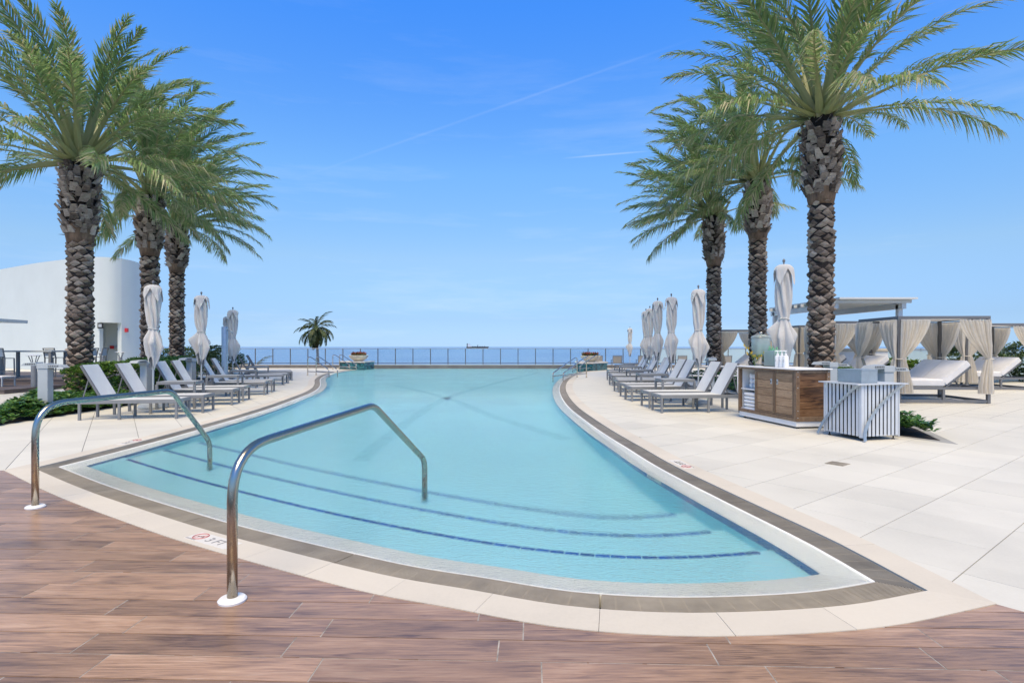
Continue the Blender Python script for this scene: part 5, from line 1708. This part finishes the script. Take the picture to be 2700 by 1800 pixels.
for i, (x, y, a, lab) in enumerate([(-19.3,21.6,180,'bar stool with pale back seen from behind at the left edge'),(-18.5,23.0,180,'bar stool tucked at the near right of the tall table'),(-17.6,23.6,-82,'bar stool at the right end of the tall table, seen side on'),(-17.75,24.4,-80,'bar stool behind the one at the right end of the tall table')]):
    repeat(bs, i, (x,y,.29), R(a), lab, 'bar stools round the tall table')
tt = thing('bar_table', (-19.3, 23.0, .29), 'tall grey bar table on the wooden platform', 'table')
MB().bbox(-1.1,1.05,-.45,.45,1.0,1.06,.006).build('table_top', M['light_metal'], tt)
leg = MB().bbox(-.05,.05,-.05,.05,0,1.0,.004).mesh('leg', M['grey_metal'])
for x in (-1,.95):
    for y in (-.38,.38): inst('leg', leg, tt, (x,y,0))
ot = thing('footstool', (-17.75, 19.75, .13), 'low white topped footstool on the platform step', 'footstool')
MB().bbox(-.32,.3,-.28,.28,.30,.36,.01).build('cushion', M['cushion'], ot)
leg = MB().bbox(-.02,.02,-.02,.02,0,.3,.003).mesh('leg', M['light_metal'])
for x in (-.29,.27):
    for y in (-.25,.25): inst('leg', leg, ot, (x,y,0))
cn = thing('canopy_roof', (-20.55, 20.5, 0), 'tip of a flat white canopy entering from the left edge', 'canopy')
MB().add([(-3,-2,2.55),(1.6,-1.2,2.42),(1.75,0,2.42),(1.4,2,2.42),(-3,2.5,2.55),(-3,-2,2.75),(1.6,-1.2,2.54),(1.75,0,2.54),(1.4,2,2.54),(-3,2.5,2.75)],
    [(4,3,2,1,0),(5,6,7,8,9),(0,1,6,5),(1,2,7,6),(2,3,8,7),(3,4,9,8),(4,0,5,9)]).build('roof_panel', M['white_paint'], cn)
MB().box(-2.6,-2.4,.4,.6,.0,2.56).build('post', M['light_metal'], cn)

# ------------------------------------------------------------------ pergola and outdoor kitchen on the right
pg = thing('pergola', (14.4, 25.4, 0), 'pale pergola roof on posts rising behind the canopy daybeds', 'pergola')
for (x, y) in ((1.25,-2.4),(1.25,2.6),(-1.45,2.6),(-1.45,-2.0)):
    MB().bbox(x-.09,x+.09,y-.09,y+.09,0,3.2,.006).build('post', M['pergola'], pg)
MB().bbox(1.16,1.34,-2.7,2.9,3.02,3.24,.006).build('beam', M['pergola'], pg)
MB().bbox(-1.54,-1.36,-2.7,2.9,3.02,3.24,.006).build('beam', M['pergola'], pg)
raf = MB().bbox(-1.7,1.5,-.035,.035,3.24,3.37,.005).mesh('rafter', M['pergola'])
for k in range(10): inst('rafter', raf, pg, (0,-2.75+k*.6,0))
MB().box(-1.56,1.52,-3.1,3.0,3.372,3.44).build('roof_panel', M['pergola'], pg)
ko = thing('outdoor_kitchen', (15.4, 25.6, 0), 'outdoor kitchen counter with stone top and arched tap behind the daybed', 'counter')
MB().bbox(-.9,1.3,-.35,.35,0,1.3,.01).build('cabinet', M['white_paint'], ko)
MB().bbox(-1.0,1.4,-.42,.42,1.302,1.42,.012).build('stone_top', M['bowl'], ko)
MB().tube(fillet([(-.05,0,1.42),(-.05,0,1.72),(.18,0,1.72),(.18,0,1.6)], .11, 6), .018, 8).build('tap', M['chrome'], ko, True)
fw = thing('frosted_screen', (16.6, 26.8, 0), 'pale frosted glass wind screen behind the daybeds', 'screen')
MB().bbox(-2.8,9.4,-.03,.03,1.32,1.37,.004).build('top_rail', M['rail_top'], fw)
p1_ = MB().bbox(-.03,.03,-.03,.03,0,1.32,.003).mesh('post', M['light_metal']); p2_ = MB().box(.04,1.48,-.006,.006,.1,1.3).mesh('glass_pane', M['frost'])
for k in range(9):
    inst('post', p1_, fw, (-2.8+k*1.52,0,0))
    if k < 8: inst('glass_pane', p2_, fw, (-2.8+k*1.52,0,0))
def bush(name, x, y, z, rx, ry, rz, n, s, seed, label, mat_='bush', cat='bush'):
    rnd = random.Random(seed); m = MB()
    for _ in range(n):
        d = Vector((rnd.gauss(0,1), rnd.gauss(0,1), rnd.gauss(0,1))).normalized()
        k = rnd.uniform(.55,1)**.5*(1+.18*math.sin(d.x*5+seed)*math.sin(d.z*6+d.y*4))
        rosette(m, rnd, d.x*rx*k, d.y*ry*k, rz+d.z*rz*k, s, 5, .7)
    o = m.build(name, M[mat_], None, tint=True); o.location = (x,y,z)
    return tag(o, label, cat)
bush('bush', 19.6, 24.2, 0, 1.5, 1.0, .82, 1300, .17, 1, 'dark green bush behind the nearest daybed on the right')
bush('bush', 22.6, 24.6, 0, 1.7, 1.1, .86, 1400, .17, 2, 'dark green bush at the right edge, between the far curtains')
bush('bush', 15.9, 23.2, 0, .8, .5, .5, 300, .25, 4, 'small bush of blade leaves beside the frosted screen', 'hedge')
bush('bush', -19.5, 33.5, 0, 2.4, 1.4, .72, 1300, .18, 3, 'pale green bush behind the farthest left palm trunk')
bush('bush', -16.4, 31.5, 0, 1.6, 1.2, .75, 900, .18, 5, 'green bush right of the farthest left palm trunk')
bush('bush', 8.75, 14.9, 0, .5, .5, .5, 420, .12, 6, 'yellow green low shrub between the cabinet and the slatted bin', 'hedge')

# ship on the horizon
sh = thing('tanker_ship', (-1098*0+ (1259-1350)*3.2, 4800, -12), 'dark tanker ship with white superstructure on the horizon', 'ship')
MB().add([(-92,-14,0),(88,-14,0),(88,14,0),(-92,14,0),(-94,-16,13),(98,-14,15),(98,14,15),(-94,16,13)], [(3,2,1,0),(4,5,6,7),(0,1,5,4),(1,2,6,5),(2,3,7,6),(3,0,4,7)]).build('hull', M['hull'], sh)
m = MB(); m.box(-82,-62,-14,14,13.1,34); m.box(-78,-66,-16,16,34,40); m.box(-62,-50,-12,12,13.1,20); m.build('superstructure', M['ship_white'], sh)
MB().box(-90,-83,-6,6,13.1,42).build('funnel', M['hull'], sh)
m = MB(); m.box(-2,1,-2,2,14,30); m.bar((0,0,18),(9,0,29),2); m.box(60,61.5,-1,1,14,24)
for k in range(6): m.box(-45+k*20,-33+k*20,-10,10,13.2,17.5)
m.build('deck_gear', M['hull'], sh)
